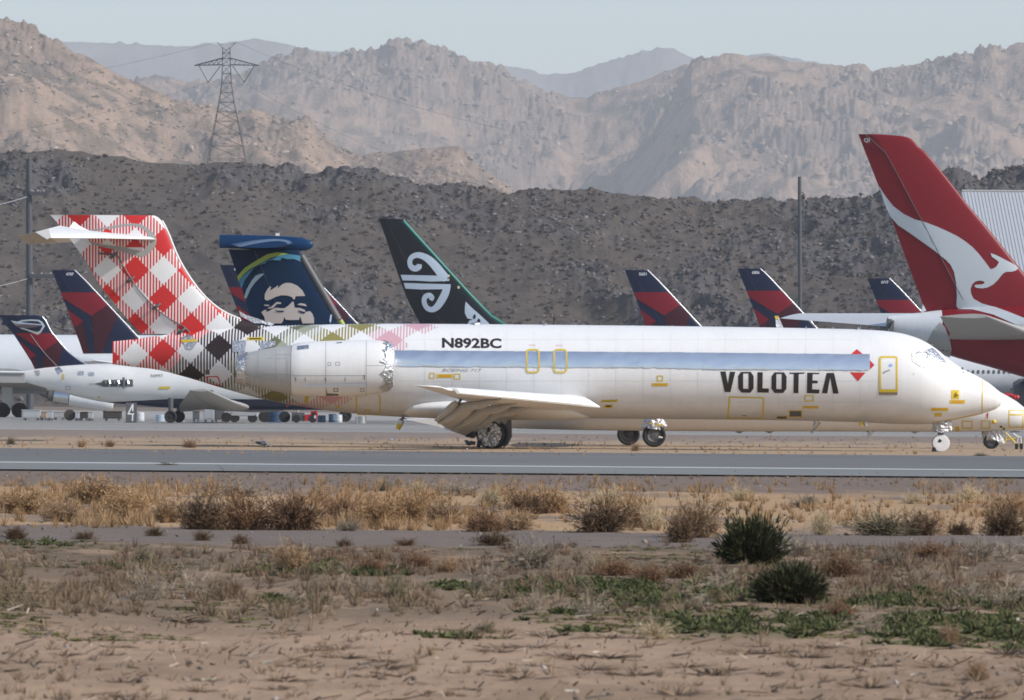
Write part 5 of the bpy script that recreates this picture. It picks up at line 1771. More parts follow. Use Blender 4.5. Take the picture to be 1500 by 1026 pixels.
MB().tube([W(181, 553, YM - 1.8), W(181, 569, YM - 1.8)], .09, 7).build('engine_mount', DGREY, md)
decal(md, 'bay_foil', CRUMPLE, [[(129, 562.4), (138, 560.8), (138, 563.6), (131, 564)], rect(114, 544, 122.5, 549.5), rect(130, 545.5, 138, 550.5)], mbody, .03, 5, 2)
decal(md, 'yellow_patch', YELLOW, [rect(91.6, 547.5, 93.6, 557), rect(233, 566.5, 249, 570), rect(143, 581, 146, 583.5)], mbody, .03, 5, 2)
decal(md, 'foil_patch', CRUMPLE, [[(80, 540), (87, 537.5), (92.5, 544), (86, 548.5)]], mbody, .03, 5, 2)
decal(md, 'tail_stain', GREY, [[(50, 543), (58, 542.5), (58, 550), (54, 551)], frame(96, 566, 103, 571.5, .8)], mbody, .02, 5, 2)
text(md, 'registration', SEAM, 'N997', (221, 548.5, 239, 553), mbody, .02, bold=.02)
# near wing with its flaps hanging
mb = MB()
wing(mb, [(W(365, 597, YM - 1.5), W(302, 599, YM - 1.5), .6), (W(342, 589, YM - 7), W(283, 588, YM - 7), .4), (W(304, 572, YM - 14.5), W(277, 572, YM - 14.5), .18)], 12)
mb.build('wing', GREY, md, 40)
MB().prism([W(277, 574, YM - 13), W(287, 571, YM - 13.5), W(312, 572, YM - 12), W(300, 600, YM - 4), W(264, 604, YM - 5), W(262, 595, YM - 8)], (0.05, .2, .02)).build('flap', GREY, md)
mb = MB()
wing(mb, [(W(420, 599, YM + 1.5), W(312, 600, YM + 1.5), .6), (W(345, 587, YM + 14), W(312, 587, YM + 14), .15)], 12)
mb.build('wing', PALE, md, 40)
landing_gear(md, [(250, YM - 2.5, 1.8, .44), (262, YM + 2.5, 1.8, .44), (800, YM, 2, .42)])

# ---- the big white jet whose engine and wheels show under the low T-tail
YL2 = 560.0
wb = thing('airliner', (W(15, 615, YL2).x, YL2, 0), 'big white airliner with grey wing, slung engine and black wheels, at the far left', 'airliner')
Body([(-760, 500, 545, .6), (-600, 494, 570), (-200, 490.5, 577), (-60, 490, 577.5), (120, 491, 577.5), (240, 491.5, 577.5), (300, 500, 575), (345, 520, 568), (365, 541, 555)], YL2, 40, 40).build('fuselage', FARWHITE, wb)
mb = MB()
wing(mb, [(W(170, 562, YL2 - 2.5), W(-60, 566, YL2 - 2.5), 1.5), (W(60, 552, YL2 - 10), W(-75, 556, YL2 - 10), .9), (W(36, 546.5, YL2 - 14), W(-80, 548, YL2 - 14), .7)], 12)
mb.build('wing', GREY, wb, 40)
MB().box((W(0, 555, YL2 - 14.5).x, YL2 - 14.5, W(0, 554, YL2).z), (4.2, .4, .85)).build('flap', GREY, wb)
MB().tube([W(0, 545.3, YL2 - 14.8), W(36, 545.8, YL2 - 14.8)], .11, 6).build('flap_edge', WHITE, wb)
en = bpy.data.objects.new('engine', None)
COL.objects.link(en)
en.parent = wb
e0 = W(100, 585, YL2 - 8)
ORIGIN[en.name] = e0
en.location = e0 - ORIGIN[wb.name]
S_ = FPX / (YL2 - 8)
ax0, ax1 = W(57, 577.5, YL2 - 8), W(166, 591, YL2 - 8)
axd = (ax1 - ax0).normalized()
L_ = (ax1 - ax0).length
def pr(rows):
    return [((px - 57) / 109.0 * L_, r / S_) for px, r in rows]
MB().lathe(ax0, axd, pr([(57, .6), (62, 3.2), (72, 6)]), 18).build('exhaust_plug', DGREY, en, 50)
MB().lathe(ax0, axd, pr([(70, 6.5), (71, 8.2), (78, 8.6), (78.5, 6)]), 20).build('exhaust_ring', DGREY, en, 40)
MB().lathe(ax0, axd, pr([(78.5, 8.2), (79, 9.6), (101, 11.0), (102, 9)]), 22).build('core_cowl', SILVER, en, 40)
MB().lathe(ax0, axd, pr([(102, 9), (102.3, 11.6), (125, 12.6), (150, 12.4), (164, 10.2), (166, 8.5)]), 24).build('fan_cowl', FARWHITE, en, 40)
MB().prism([W(70, 572, YL2 - 8), W(130, 574, YL2 - 8), W(120, 562, YL2 - 8), W(60, 560, YL2 - 8)], (0, .5, 0)).build('pylon', GREY, en)
g = bpy.data.objects.new('main_gear', None)
COL.objects.link(g)
g.parent = wb
g0 = Vector((W(16, 610, YL2 - 5).x, YL2 - 5, 0))
ORIGIN[g.name] = g0
g.location = g0 - ORIGIN[wb.name]
MB().tube([g0 + Vector((-.4, 0, 3.6)), g0 + Vector((-.2, 0, .7))], [.42, .34], 12).build('strut', PALE, g, 50)
MB().prism([W(2, 566, YL2 - 5.6), W(18, 566, YL2 - 5.6), W(17, 598, YL2 - 5.6), W(5, 598, YL2 - 5.6)], (0, .08, 0)).build('gear_door', PALE, g)
for dx in (-.72, .72):
    for w in (-.55, .55):
        wheel(g, g0 + Vector((dx, w, .62)), .64, .45, hubmat=BLACK)
# ================================================================== poles, tower, hangar
def pole(px, ptop, Y, r0, r1, label, arms=(), lamp=None, pbot=None, mat=STEEL):
    b, tp = W(px + 1.2, 620, Y), W(px, ptop, Y)
    root = thing('utility_pole', (b.x, Y, 0), label, 'utility pole')
    MB().tube([(b.x, Y, 0), (tp.x, Y, tp.z)], [r0, r1], 12).build('shaft', mat, root, 50)
    for (py, x0, x1, th) in arms:
        z = W(px, py, Y).z
        a, c = W(x0, py, Y).x, W(x1, py, Y).x
        MB().box(((a + c) / 2, Y - r0 - th * .4, z), (c - a, th, th)).build('cross_arm', mat, root)
        for k in range(3):
            x = a + (c - a) * (k + .3) / 3
            MB().lathe((x, Y - r0 - th * .4, z + th * .5), (0, 0, 1), [(0, .05), (.05, .11), (.10, .06), (.14, .10), (.2, .04)], 8).build('insulator', GREY, root, 50)
    return root
p1 = pole(42.5, 234, 600, .36, .28, 'thick grey utility pole standing behind the low T-tail at far left', ((284, 44, 71, .34), (405, 44, 84, .34)))
p2 = pole(1171.3, 259, 640, .23, .18, 'slender dark pole with a small lamp bracket, left of the tall red fin')
z = W(1171, 284, 640).z
x = W(1171, 284, 640).x
MB().tube([(x, 640, z + .1), (x + .3, 640, z + .15), (x + .42, 640, z)], .05, 6).build('lamp_bracket', STEEL, p2)
MB().lathe((x + .42, 640, z - .35), (0, 0, 1), [(-.15, .12), (0, .2), (.2, .18), (.36, .08)], 12).build('lamp', STEEL, p2, 50)
MB().tube([(x + .42, 640, z - .5), (x + .38, 640, z - .95)], .04, 6).build('lamp_cable', STEEL, p2)
p3 = pole(152, 416, 660, .12, .10, 'short thin pole with one cross arm, between the numbered tail and gingham fin', ((437.5, 152, 172, .16),))
p4 = pole(812, 461, 760, .20, .17, 'dark pole top with a wide cross arm just above the jetliner roof', ((465, 793, 830.5, .15),), mat=WOOD)
wires = MB()
for (pa, pb) in (((42, 288), (-160, 318)), ((42, 408), (-160, 436))):
    A_, B_ = W(*pa, 600), W(*pb, 560)
    pts = [A_.lerp(B_, k / 8) - Vector((0, 0, .5 * (1 - (k / 4 - 1) ** 2))) for k in range(9)]
    o = MB().tube(pts, .035, 5).build('service_wire', GREY, p1)

# lattice transmission tower on the shoulder of the ridge
YT = 1480.0
tb = W(333, 262, YT)
tower = thing('transmission_tower', (tb.x, YT, tb.z), 'steel lattice transmission tower with one long cross arm on the ridge', 'transmission tower')
sc_ = YT / FPX
def TT(px, py, dy=0.0):
    p = W(px, py, YT)
    return Vector((p.x, YT + dy, p.z))
def half(py):
    return np.interp(py, [62, 85, 122, 145, 170, 195, 225, 262], [5.4, 5.4, 7, 10, 15, 20, 25.5, 32])
cxp = lambda py: np.interp(py, [62, 262], [331.5, 332.5])
levels = [70, 78, 86, 96, 108, 122, 136, 150, 164, 178, 196, 214, 234, 262]
for sx in (-1, 1):
    for sy in (-1, 1):
        MB().tube([TT(cxp(py) + sx * half(py), py, sy * half(py) * sc_) for py in levels], .075, 5).build('leg', LATTICE, tower)
br = MB()
for a, b in zip(levels[:-1], levels[1:]):
    for face in range(4):
        def corner(py, k):
            sx, sy = [(-1, -1), (1, -1), (1, 1), (-1, 1)][k % 4]
            return TT(cxp(py) + sx * half(py), py, sy * half(py) * sc_)
        br.tube([corner(a, face), corner(b, face + 1)],   .034, 4)
        br.tube([corner(b, face), corner(a, face + 1)],   .034, 4)
        br.tube([corner(b, face), corner(b, face + 1)], .045, 4)
kind(br.build('bracing', LATTICE, tower), 'stuff')
for s in (-1, 1):
    arm = MB()
    for dy in (-.8, .8):
        up_, lo_ = [], []
        for k in range(7):
            f = k / 6
            up_.append(TT(331.8 + s * (6 + 41 * f), 85.5 + 10.5 * f, dy * (1 - f)))
            lo_.append(TT(331.8 + s * (6 + 41 * f), 95 + 1.2 * f, dy * (1 - f)))
        arm.tube(up_, .10, 4).tube(lo_, .10, 4)
        for k in range(6):
            arm.tube([up_[k], lo_[k + 1]], .04, 4).tube([lo_[k], up_[k]], .04, 4)
    arm.build('cross_arm', LATTICE, tower)
    MB().tube([TT(331.8 + s * 5, 71), TT(331.8 + s * 14, 62.5)], .06, 4).tube([TT(331.8 + s * 5, 66), TT(331.8 + s * 14, 62.5)], .05, 4).build('peak', LATTICE, tower)
    yc_ = 305 if s < 0 else 358
    MB().tube([TT(331.8 + s * 40, 97), TT(yc_, 121)], .10, 5).build('insulator_string', LATTICE, tower)
    MB().tube([TT(331.8 + s * 9, 97), TT(yc_, 121)], .10, 5).build('insulator_string', LATTICE, tower)
for j, (pa, pb, sag) in enumerate(((((305, 121)), ((-140, 207)), 5), (((358, 122)), ((-140, 214)), 6), (((305, 121)), ((760, 300)), 6), (((358, 122)), ((780, 292)), 5), (((318, 62)), ((-120, 140)), 3), (((346, 62)), ((740, 190)), 3))):
    A_, B_ = TT(*pa), W(pb[0], pb[1], YT + (-170 if j % 2 else 150))
    pts = [A_.lerp(B_, k / 14) - Vector((0, 0, sag * (1 - (k / 7 - 1) ** 2) * .55)) for k in range(15)]
    o = MB().tube(pts, .024, 4).build('power_line', LATTICE, None, None, A_)
    tag(o, ['power line dropping left from the tower, upper one of the pair', 'power line dropping left from the tower, lower one of the pair', 'power line running right from the near string of the tower', 'power line running right from the far string of the tower', 'thin earth wire leaving the tower top leftwards', 'thin earth wire leaving the tower top rightwards'][j], 'power line', 'power lines of the tower')

# corrugated hangar roof behind the red fin
YH = 660.0
h0 = W(1410, 280, YH + 24)
hang = thing('hangar', (W(1500, 600, YH).x, YH, 0), 'pale hangar with ribbed metal roof behind the tall red fin', 'hangar')
x0, x1 = W(1409, 280, YH + 24).x, W(1409, 280, YH + 24).x + 70
zr, ze = W(1450, 281, YH + 24).z, W(1450, 405, YH).z
roofm = painted('ribbed_roof_metal', (.47, .485, .50), .5, .25)
MB().prism([(x0, YH, ze), (x0, YH + 24, zr), (x0, YH + 48, ze), (x0, YH + 48, ze - .4), (x0, YH + 24, zr - .4), (x0, YH, ze - .4)], (x1 - x0, 0, 0)).build('roof', roofm, hang)
MB().prism([(x0 + .6, YH + .6, 0), (x0 + .6, YH + .6, ze - .45), (x0 + .6, YH + 24, zr - .5), (x0 + .6, YH + 47.4, ze - .45), (x0 + .6, YH + 47.4, 0)], (x1 - x0 - 1.2, 0, 0)).build('wall', PALE, hang)
ribs = MB()
nrm = Vector((0, -(zr - ze), 24)).normalized()
for k in range(int((x1 - x0) / .36)):
    xx = x0 + .2 + k * .36
    a, b = Vector((xx, YH, ze)), Vector((xx, YH + 24, zr))
    ribs.prism([a, a + Vector((.10, 0, 0)), b + Vector((.10, 0, 0)), b], nrm * .05)
kind(ribs.build('roof_rib', roofm, hang), 'stuff')
MB().tube([(x0, YH + 24, zr + .05), (x1, YH + 24, zr + .05)], .16, 6).build('ridge_cap', GREY, hang)

# ================================================================== things standing about on the apron
def cabinet(px0, px1, ptop, Y, mat, label, cat='equipment box', name='equipment_box', depth=1.4, wheels=False):
    a, b = W(px0, ptop, Y), W(px1, ptop, Y)
    zt = a.z
    root = thing(name, ((a.x + b.x) / 2, Y, 0), label, cat)
    w = b.x - a.x
    z0 = .18 if not wheels else .45
    MB().box(((a.x + b.x) / 2, Y, (zt + z0) / 2), (w, depth, zt - z0)).build('body', mat, root)
    MB().box(((a.x + b.x) / 2, Y, zt + .03), (w + .1, depth + .1, .06)).build('lid', mat, root)
    n = max(1, int(w / 1.2))
    for k in range(n):
        MB().box((a.x + w * (k + .5) / n, Y - depth / 2 - .012, (zt + z0) / 2), (w / n * .86, .024, (zt - z0) * .8)).build('door', mat, root)
    for s in (-1, 1):
        if wheels:
            for q in (-1, 1):
                MB().lathe(((a.x + b.x) / 2 + s * w * .33, Y + q * depth * .45, .34), (0, 1, 0), [(-.1, .2), (-.1, .34), (.1, .34), (.1, .2)], 16).build('wheel', BLACK, root, 40)
        else:
            MB().box(((a.x + b.x) / 2 + s * w * .36, Y, .09), (.12, depth, .18)).build('skid', DGREY, root)
    return root
SAND = painted('sand_coloured_paint', (.42, .32, .24), .7, .3)
PBLUE = painted('drum_blue', (.025, .065, .13), .45, .3)
VRED = painted('tug_red', (.42, .012, .02), .4, .2)
BROWN = painted('brown_tarpaulin', (.055, .042, .036), .8, .3)
cabinet(33, 59, 601.5, 492, KIT, 'wide white equipment box beside the black wheels at far left')
cabinet(60, 69, 604, 494, SAND, 'sand coloured box right of the wide white box')
cabinet(70.5, 77.5, 602.5, 492, KIT, 'narrow white cabinet under the slung engine, first of three')
cabinet(111, 116, 604, 492, KIT, 'slim white cabinet under the slung engine, second of three')
cabinet(130, 136.5, 604, 492, KIT, 'slim white cabinet nearest the number 4 stand sign')
cabinet(152, 178, 603.5, 493, BROWN, 'dark brown covered crate left of the number 4 stand sign')
cabinet(117.5, 129, 604.5, 495, BROWN, 'dark box between the two slim white cabinets')
cabinet(79, 95, 604, 505, GREY, 'grey-brown box behind the first narrow white cabinet')
cabinet(299, 313.5, 597, 488, KIT, 'tall pale locker left of the dark doorway box')
cabinet(314.5, 328.5, 597.5, 490, DGREY, 'dark grey locker between the pale ones')
cabinet(337, 377, 599, 486, KIT, 'broad white trailer with dark wheel beside its end', 'trailer', 'equipment_trailer', 2.0, True)
cabinet(283, 292, 603.5, 496, DGREY, 'low dark box beside the hanging wing flap')

def drum(px, ptop, pbot, r, Y, mat, label, horizontal=False):
    c = W(px, (ptop + pbot) / 2, Y)
    root = thing('drum', (c.x, Y, 0), label, 'drum')
    h = W(px, ptop, Y).z
    if horizontal:
        MB().lathe((c.x - r * .9, Y, max(c.z, r)), (1, 0, 0), [(0, r * .8), (.05, r), (r * .6, r), (r * .62, r * 1.04), (r * .68, r), (r * 1.75, r), (r * 1.8, r * .8)], 20).build('shell', mat, root, 40)
        MB().box((c.x, Y, .05), (r * 1.6, r * 1.2, .10)).build('cradle', DGREY, root)
    else:
        MB().lathe((c.x, Y, 0), (0, 0, 1), [(0, r * .97), (h * .02, r), (h * .32, r), (h * .34, r * 1.05), (h * .37, r), (h * .65, r), (h * .67, r * 1.05), (h * .7, r), (h * .98, r), (h, r * .95)], 20).build('shell', mat, root, 40)
        MB().lathe((c.x, Y, h - .01), (0, 0, 1), [(0, r * .8), (.03, r * .8)], 16).build('lid', mat, root, 40)
    return root
def reel(px, py, rpx, Y, mat, label):
    c = W(px, py, Y)
    r = max(.2, rpx / (FPX / Y))
    root = thing('cable_reel', (c.x, Y, 0), label, 'cable reel')
    z = r + .01
    for s in (-1, 1):
        MB().lathe((c.x, Y + s * .35, z), (0, s, 0), [(0, r * .3), (0, r), (.08, r), (.08, r * .2)], 24).build('flange', mat, root, 40)
    MB().lathe((c.x, Y - .35, z), (0, 1, 0), [(0, r * .62), (.7, r * .62)], 20).build('core', DGREY, root, 40)
    return root
reel(102, 612, 8, 492, BROWN, 'dark brown cable reel under the slung engine')
reel(331.5, 611.5, 7.2, 484, BLACK, 'black reel in front of the broad white trailer')
reel(387, 610, 8.2, 488, BLACK, 'black reel left of the blue drum under the jetliner')
reel(417, 610, 8.2, 488, BLACK, 'black reel right of the blue drum under the jetliner')
drum(402, 603.5, 619, .62, 490, PBLUE, 'big blue drum between two black reels')
drum(471, 609, 620, .32, 496, PBLUE, 'small blue drum right of the red tug')
drum(487, 607, 620, .30, 500, PBLUE, 'blue drum, second to the right of the red tug')
drum(496, 608, 620, .28, 498, PALE, 'pale drum standing apart below the jetliner belly')
drum(528.5, 610.5, 620, .42, 484, SILVER, 'shiny rounded canister below the jetliner belly')
drum(205, 604.5, 617, .34, 496, PALE, 'pale drum with yellow cap just right of the number 4 sign')
drum(235, 608, 617, .34, 492, ICE, 'pale blue canister under the navy belly')
drum(265, 608.5, 617.5, .26, 494, ICE, 'small pale canister under the hanging flap')

# the red towing tug
tg = W(455, 612, 487)
tug = thing('tow_tug', (tg.x, 487, 0), 'bright red towing tug with dark rear below the jetliner tail', 'tug')
def Q(px, py, dy=0.0):
    return W(px, py, 487 + dy)
MB().prism([Q(455, 602.5, -.7), Q(464, 602, -.7), Q(465, 607, -.7), Q(463.5, 617.5, -.7), Q(455, 617.5, -.7)], (0, 1.4, 0)).build('cab', VRED, tug)
MB().prism([Q(446, 608, -.7), Q(455, 607, -.7), Q(455, 617, -.7), Q(446, 617, -.7)], (0, 1.4, 0)).build('hood', VRED, tug)
MB().prism([Q(427, 604, -.6), Q(445.8, 605, -.6), Q(445.8, 617, -.6), Q(427, 617, -.6)], (0, 1.2, 0)).build('rear_deck', DGREY, tug)
MB().box(Q(460, 606, -.715), (.28, .02, .2)).build('window', BLACK, tug)
MB().box(Q(461.5, 611, -.715), (.14, .02, .22)).build('headlight', PALE, tug)
MB().tube([Q(437, 604.5, -.5), Q(437, 600.5, -.5)], .05, 6).build('rail_post', SILVER, tug)
for px in (434, 458):
    for s in (-1, 1):
        c = Q(px, 614, s * .62)
        MB().lathe((c.x, c.y, .30), (0, 1, 0), [(-.1, .16), (-.1, .30), (.1, .30), (.1, .16)], 16).build('wheel', BLACK, tug, 40)
# a red handled cart by the nose of the turboprop
rc = W(1482, 585, 420)
cart = thing('rotating_beacon_bar', (rc.x, 420, 0), 'red bar with round ends behind the turboprop nose', 'beacon bar')
MB().tube([W(1471, 578.5, 420), W(1482, 579.5, 420), W(1487, 582, 420)], .13, 10).build('bar', VRED, cart, 60)
for px in (1486, 1489.5):
    MB().lathe(W(px, 582.5, 420), (0, -1, .2), [(-.1, .05), (-.05, .14), (.1, .16), (.16, .08)], 12).build('lamp', VRED, cart, 50)
MB().tube([W(1487, 584, 420), (W(1487, 584, 420).x, 420, .02)], .09, 8).build('post', DGREY, cart)
MB().box((W(1487, 584, 420).x, 420, .04), (.6, .6, .08)).build('base', DGREY, cart)

# stand sign 4
sg = W(193, 605, 462)
sign = thing('stand_sign', (sg.x, 462, 0), 'tall black stand sign with a white number 4 under the navy belly', 'sign')
a, b = W(184.5, 590, 462), W(200.5, 590, 462)
MB().box(((a.x + b.x) / 2, 462, (a.z + .05) / 2), (b.x - a.x, .12, a.z - .05)).build('panel', DGREY, sign)
MB().box(((a.x + b.x) / 2, 462, .025), (b.x - a.x + .2, .5, .05)).build('base', DGREY, sign)
class Flat:
    def __init__(s, Y):
        s.Y = Y
    def surf(s, x, z):
        return s.Y
decal(sign, 'numeral', WHITE, [[[(193.6, 592), (195.6, 592), (195.4, 605.6), (196.6, 605.6), (196.4, 607.6), (195.3, 607.6), (195, 617), (193, 617), (193.2, 607.6), (187, 607.6), (187, 605.6)], [(193.4, 597), (189.4, 605.6), (193.2, 605.6)]]], Flat(461.94), .01, 30, 30)

# parked cars far off beyond the apron
def car(px, Y, mat, label, L=4.4):
    c = W(px, 615, Y)
    root = thing('parked_car', (c.x, Y, 0), label, 'car', 'cars parked beyond the apron')
    x = c.x
    prof = [(-.5, .35), (-.5, .72), (-.44, .82), (-.30, .88), (-.18, 1.38), (.12, 1.42), (.26, .95), (.46, .82), (.5, .62), (.5, .35)]
    MB().prism([(x + u * L, Y - .85, z) for u, z in prof], (0, 1.7, 0)).build('body', mat, root)
    MB().prism([(x - .25 * L, Y - .87, .92), (x - .17 * L, Y - .87, 1.32), (x + .11 * L, Y - .87, 1.34), (x + .22 * L, Y - .87, .95)], (0, .02, 0)).build('window', BLACK, root)
    for u in (-.31, .31):
        for s in (-1, 1):
            MB().lathe((x + u * L, Y + s * .78, .32), (0, 1, 0), [(-.1, .2), (-.1, .32), (.1, .32), (.1, .2)], 16).build('wheel', BLACK, root, 40)
    return root
for px, m, lab in ((803, DGREY, 'dark car parked first behind the jetliner wheels'), (822, PBLUE, 'dark blue car parked beyond the apron, second from the jetliner wheels'), (845, painted('car_sand', (.35, .3, .16), .4, .1), 'sand coloured car parked beyond the apron'), (866, NAVY, 'navy car parked between the sand and maroon cars'), (886, painted('car_maroon', (.16, .03, .03), .4, .1), 'maroon car parked beyond the apron'), (904, BLACK, 'black car parked beside the turboprop wheels'), (948, VRED, 'red car glimpsed between the turboprop wheels')):
    car(px, 486, m, lab, 1.1 * 4)
mk = G(827, 624)
post = thing('marker_post', (mk.x, mk.y, 0), 'tiny orange and white edge marker post on the apron', 'marker post')
MB().lathe((mk.x, mk.y, 0), (0, 0, 1), [(0, .16), (.04, .16), (.05, .07), (.32, .06)], 10).build('base', painted('faded_orange', (.6, .22, .1), .6, .2), post, 40)
MB().lathe((mk.x, mk.y, .32), (0, 0, 1), [(0, .065), (.14, .06), (.16, .02)], 10).build('band', WHITE, post, 40)
# foil scraps on the verge
for j, (px, py, w, h, lab) in enumerate(((383, 653.5, 22, 10, 'large shiny foil scrap lying on the sandy verge'), (394, 655, 10, 4, 'small foil scrap beside the large one'), (447, 644, 6, 3.5, 'little foil scrap farther along the verge'), (573, 645, 11, 3, 'flat foil scrap on the verge below the drain mast'), (15, 655, 6, 4, 'white foil scrap at the runway edge, far left'), (684, 660, 4, 4, 'white scrap on the runway edge under the main wheel'))):
    p = G(px, py)
    V, F = hull_mesh(400 + j, 22, 1.0)
    r_ = np.random.default_rng(400 + j)
    s_ = p.y / FPX
    V = V * np.array([w / 2 * s_, .35, h / 2 * s_]) * r_.uniform(.75, 1.2, V.shape) + np.array([p.x, p.y, h * s_ * .42])
    o = link_mesh('foil_scrap', [tuple(v) for v in V], [tuple(f) for f in F], CRUMPLE, None, None, None, (p.x, p.y, 0))
    tag(o, lab, 'foil scrap')
# ================================================================== desert plants
def leafmat(name, rough=0.85, amt=0.35):
    t = NT(name)
    va = t.n('VertexColor', layer_name='tint')
    oi = t.n('ObjectInfo')
    k = t.math('ADD', t.math('MULTIPLY', oi.outputs['Random'], .5), .75)
    hs = t.n('HueSaturation')
    t.l(va.outputs[0], hs.inputs['Color'])
    t.l(k, hs.inputs['Value'])
    b = t.bsdf(hs.outputs[0], rough, spec=0.15)
    return t.m
PLANT = leafmat('dry_plant')

def ribbons(P0, P1, w0, w1, rg):
    """Flat slivers from P0 to P1, each turned its own way."""
    d = P1 - P0
    L = np.linalg.norm(d, axis=1)[:, None] + 1e-9
    a = np.cross(d / L, rg.normal(size=d.shape))
    a /= np.linalg.norm(a, axis=1)[:, None] + 1e-9
    V = np.stack([P0 - a * w0[:, None], P0 + a * w0[:, None], P1 + a * w1[:, None], P1 - a * w1[:, None]], 1).reshape(-1, 3)
    F = np.arange(len(V)).reshape(-1, 4)
    return V, F

def twig_plant(seed, stems, spread=1.0, height=1.0, kids=5, curl=.3, wid=.012, tone=((.3, .2, .1), (.5, .35, .2)), leaf=0, leaf_tone=None, leaf_size=.03, upright=.5, base=.15, spiky=0.0):
    """A shrub about 1 wide and `height` tall: stems, side twigs and (maybe) tiny leaves."""
    r = np.random.default_rng(seed)
    S0, S1, A, B, T = [], [], [], [], []
    ends = []
    for _ in range(stems):
        az = r.uniform(0, 2 * math.pi)
        lean = r.uniform(0, 1) ** .7
        d = np.array([math.cos(az) * lean, math.sin(az) * lean, upright + (1 - lean) * .9 + .1])
        d /= np.linalg.norm(d)
        p = np.array([math.cos(az), math.sin(az), 0]) * r.uniform(0, base)
        Ls = r.uniform(.6, .98)
        tip = d * np.array([.5 * spread, .5 * spread, height]) / max(.35, np.linalg.norm(d * np.array([.9, .9, 1]))) * Ls
        n = 4
        tone_k = r.uniform(0, 1)
        q = p
        dirn = tip / n
        for j in range(n):
            dirn = dirn + r.normal(size=3) * np.linalg.norm(tip) / n * curl + np.array([0, 0, -.02 * j * height * curl])
            q2 = q + dirn
            q2[2] = max(q2[2], .01)
            S0.append(q); S1.append(q2); A.append(wid * (1 - .2 * j)); B.append(wid * (1 - .2 * (j + 1)) + .002); T.append(tone_k)
            for _k in range(kids if j > 0 else 1):
                m = q + (q2 - q) * r.uniform(.2, 1)
                td = dirn / (np.linalg.norm(dirn) + 1e-6) + r.normal(size=3) * .75
                e = m + td * r.uniform(.05, .15)
                e[2] = max(e[2], .005)
                S0.append(m); S1.append(e); A.append(wid * .55); B.append(wid * .25); T.append(min(1, max(0, tone_k + r.normal() * .25)))
                ends.append(e); ends.append((m + e) / 2)
            q = q2
    S0, S1 = np.array(S0), np.array(S1)
    V, F = ribbons(S0, S1, np.array(A), np.array(B), r)
    t0, t1 = np.array(tone[0]), np.array(tone[1])
    Tn = np.repeat(np.array(T), 4)[:, None]
    col = t0 * (1 - Tn) + t1 * Tn
    if leaf:
        E_ = np.array(ends)
        E_ = E_[r.integers(0, len(E_), leaf)] + r.normal(size=(leaf, 3)) * .018
        E_[:, 2] = np.maximum(E_[:, 2], .01)
        dd = r.normal(size=(leaf, 3)) * leaf_size
        if spiky:
            out = E_ / (np.linalg.norm(E_, axis=1)[:, None] + 1e-6)
            dd = dd * .45 + out * leaf_size * spiky
        dd[:, 2] = np.abs(dd[:, 2]) * 1.3
        v, f = ribbons(E_, E_ + dd, np.full(leaf, leaf_size * .32), np.full(leaf, leaf_size * .10), r)
        k = r.uniform(0, 1, leaf).repeat(4)[:, None]
        lc = np.array(leaf_tone[0]) * (1 - k) + np.array(leaf_tone[1]) * k
        F = np.concatenate([F, f + len(V)])
        V = np.concatenate([V, v])
        col = np.concatenate([col, lc])
    mx = np.abs(V[:, :2]).max(1)
    V[:, :2] *= .5 * spread / np.percentile(mx, 99.6)
    V[:, 2] *= height / np.percentile(V[:, 2], 99.6)
    return V, F, col

TAN = ((.25, .158, .09), (.43, .295, .175))
PALEY = ((.40, .31, .19), (.58, .47, .31))
BRN = ((.075, .047, .030), (.21, .135, .08))
RBR = ((.135, .076, .046), (.28, .165, .095))
GRY = ((.20, .165, .125), (.36, .30, .225))
OLV = ((.12, .105, .065), (.24, .20, .125))
GRN = ((.020, .025, .011), (.058, .062, .026))
kinds = {
    'tan': dict(stems=130, kids=6, tone=TAN, leaf=1100, leaf_tone=TAN, leaf_size=.035, height=.8, upright=.25),
    'golden': dict(stems=150, kids=5, tone=((.29, .175, .085), (.46, .305, .165)), leaf=1700, leaf_tone=((.28, .17, .085), (.45, .30, .165)), leaf_size=.045, height=.75, upright=.3),
    'pale': dict(stems=110, kids=6, tone=PALEY, leaf=700, leaf_tone=PALEY, leaf_size=.03, height=.85, upright=.35),
    'brown': dict(stems=150, kids=7, tone=BRN, leaf=2000, leaf_tone=BRN, leaf_size=.034, height=.75, upright=.2),
    'red': dict(stems=130, kids=6, tone=RBR, leaf=1500, leaf_tone=RBR, leaf_size=.034, height=.7, upright=.2),
    'grey': dict(stems=120, kids=6, tone=GRY, leaf=1000, leaf_tone=GRY, leaf_size=.03, height=.75, upright=.25),
    'twiggy': dict(stems=48, kids=7, tone=((.26, .20, .15), (.48, .40, .31)), leaf=120, leaf_tone=GRY, leaf_size=.03, height=.85, upright=.3, curl=.45, wid=.011),
    'olive': dict(stems=130, kids=6, tone=OLV, leaf=1800, leaf_tone=OLV, leaf_size=.03, height=.75, upright=.3),
    'green': dict(stems=120, kids=7, tone=((.05, .04, .025), (.09, .075, .04)), leaf=5200, leaf_tone=GRN, leaf_size=.05, height=.72, upright=.2, curl=.08, spiky=1.9),
}
PROTO = {}
for nm, kw in kinds.items():
    PROTO[nm] = []
    for v in range(3):
        V, F, c = twig_plant(1000 + 31 * v + sum(map(ord, nm)), **kw)
        PROTO[nm].append((np_mesh('bush', V, F, PLANT, c, link=False), V, F, c))

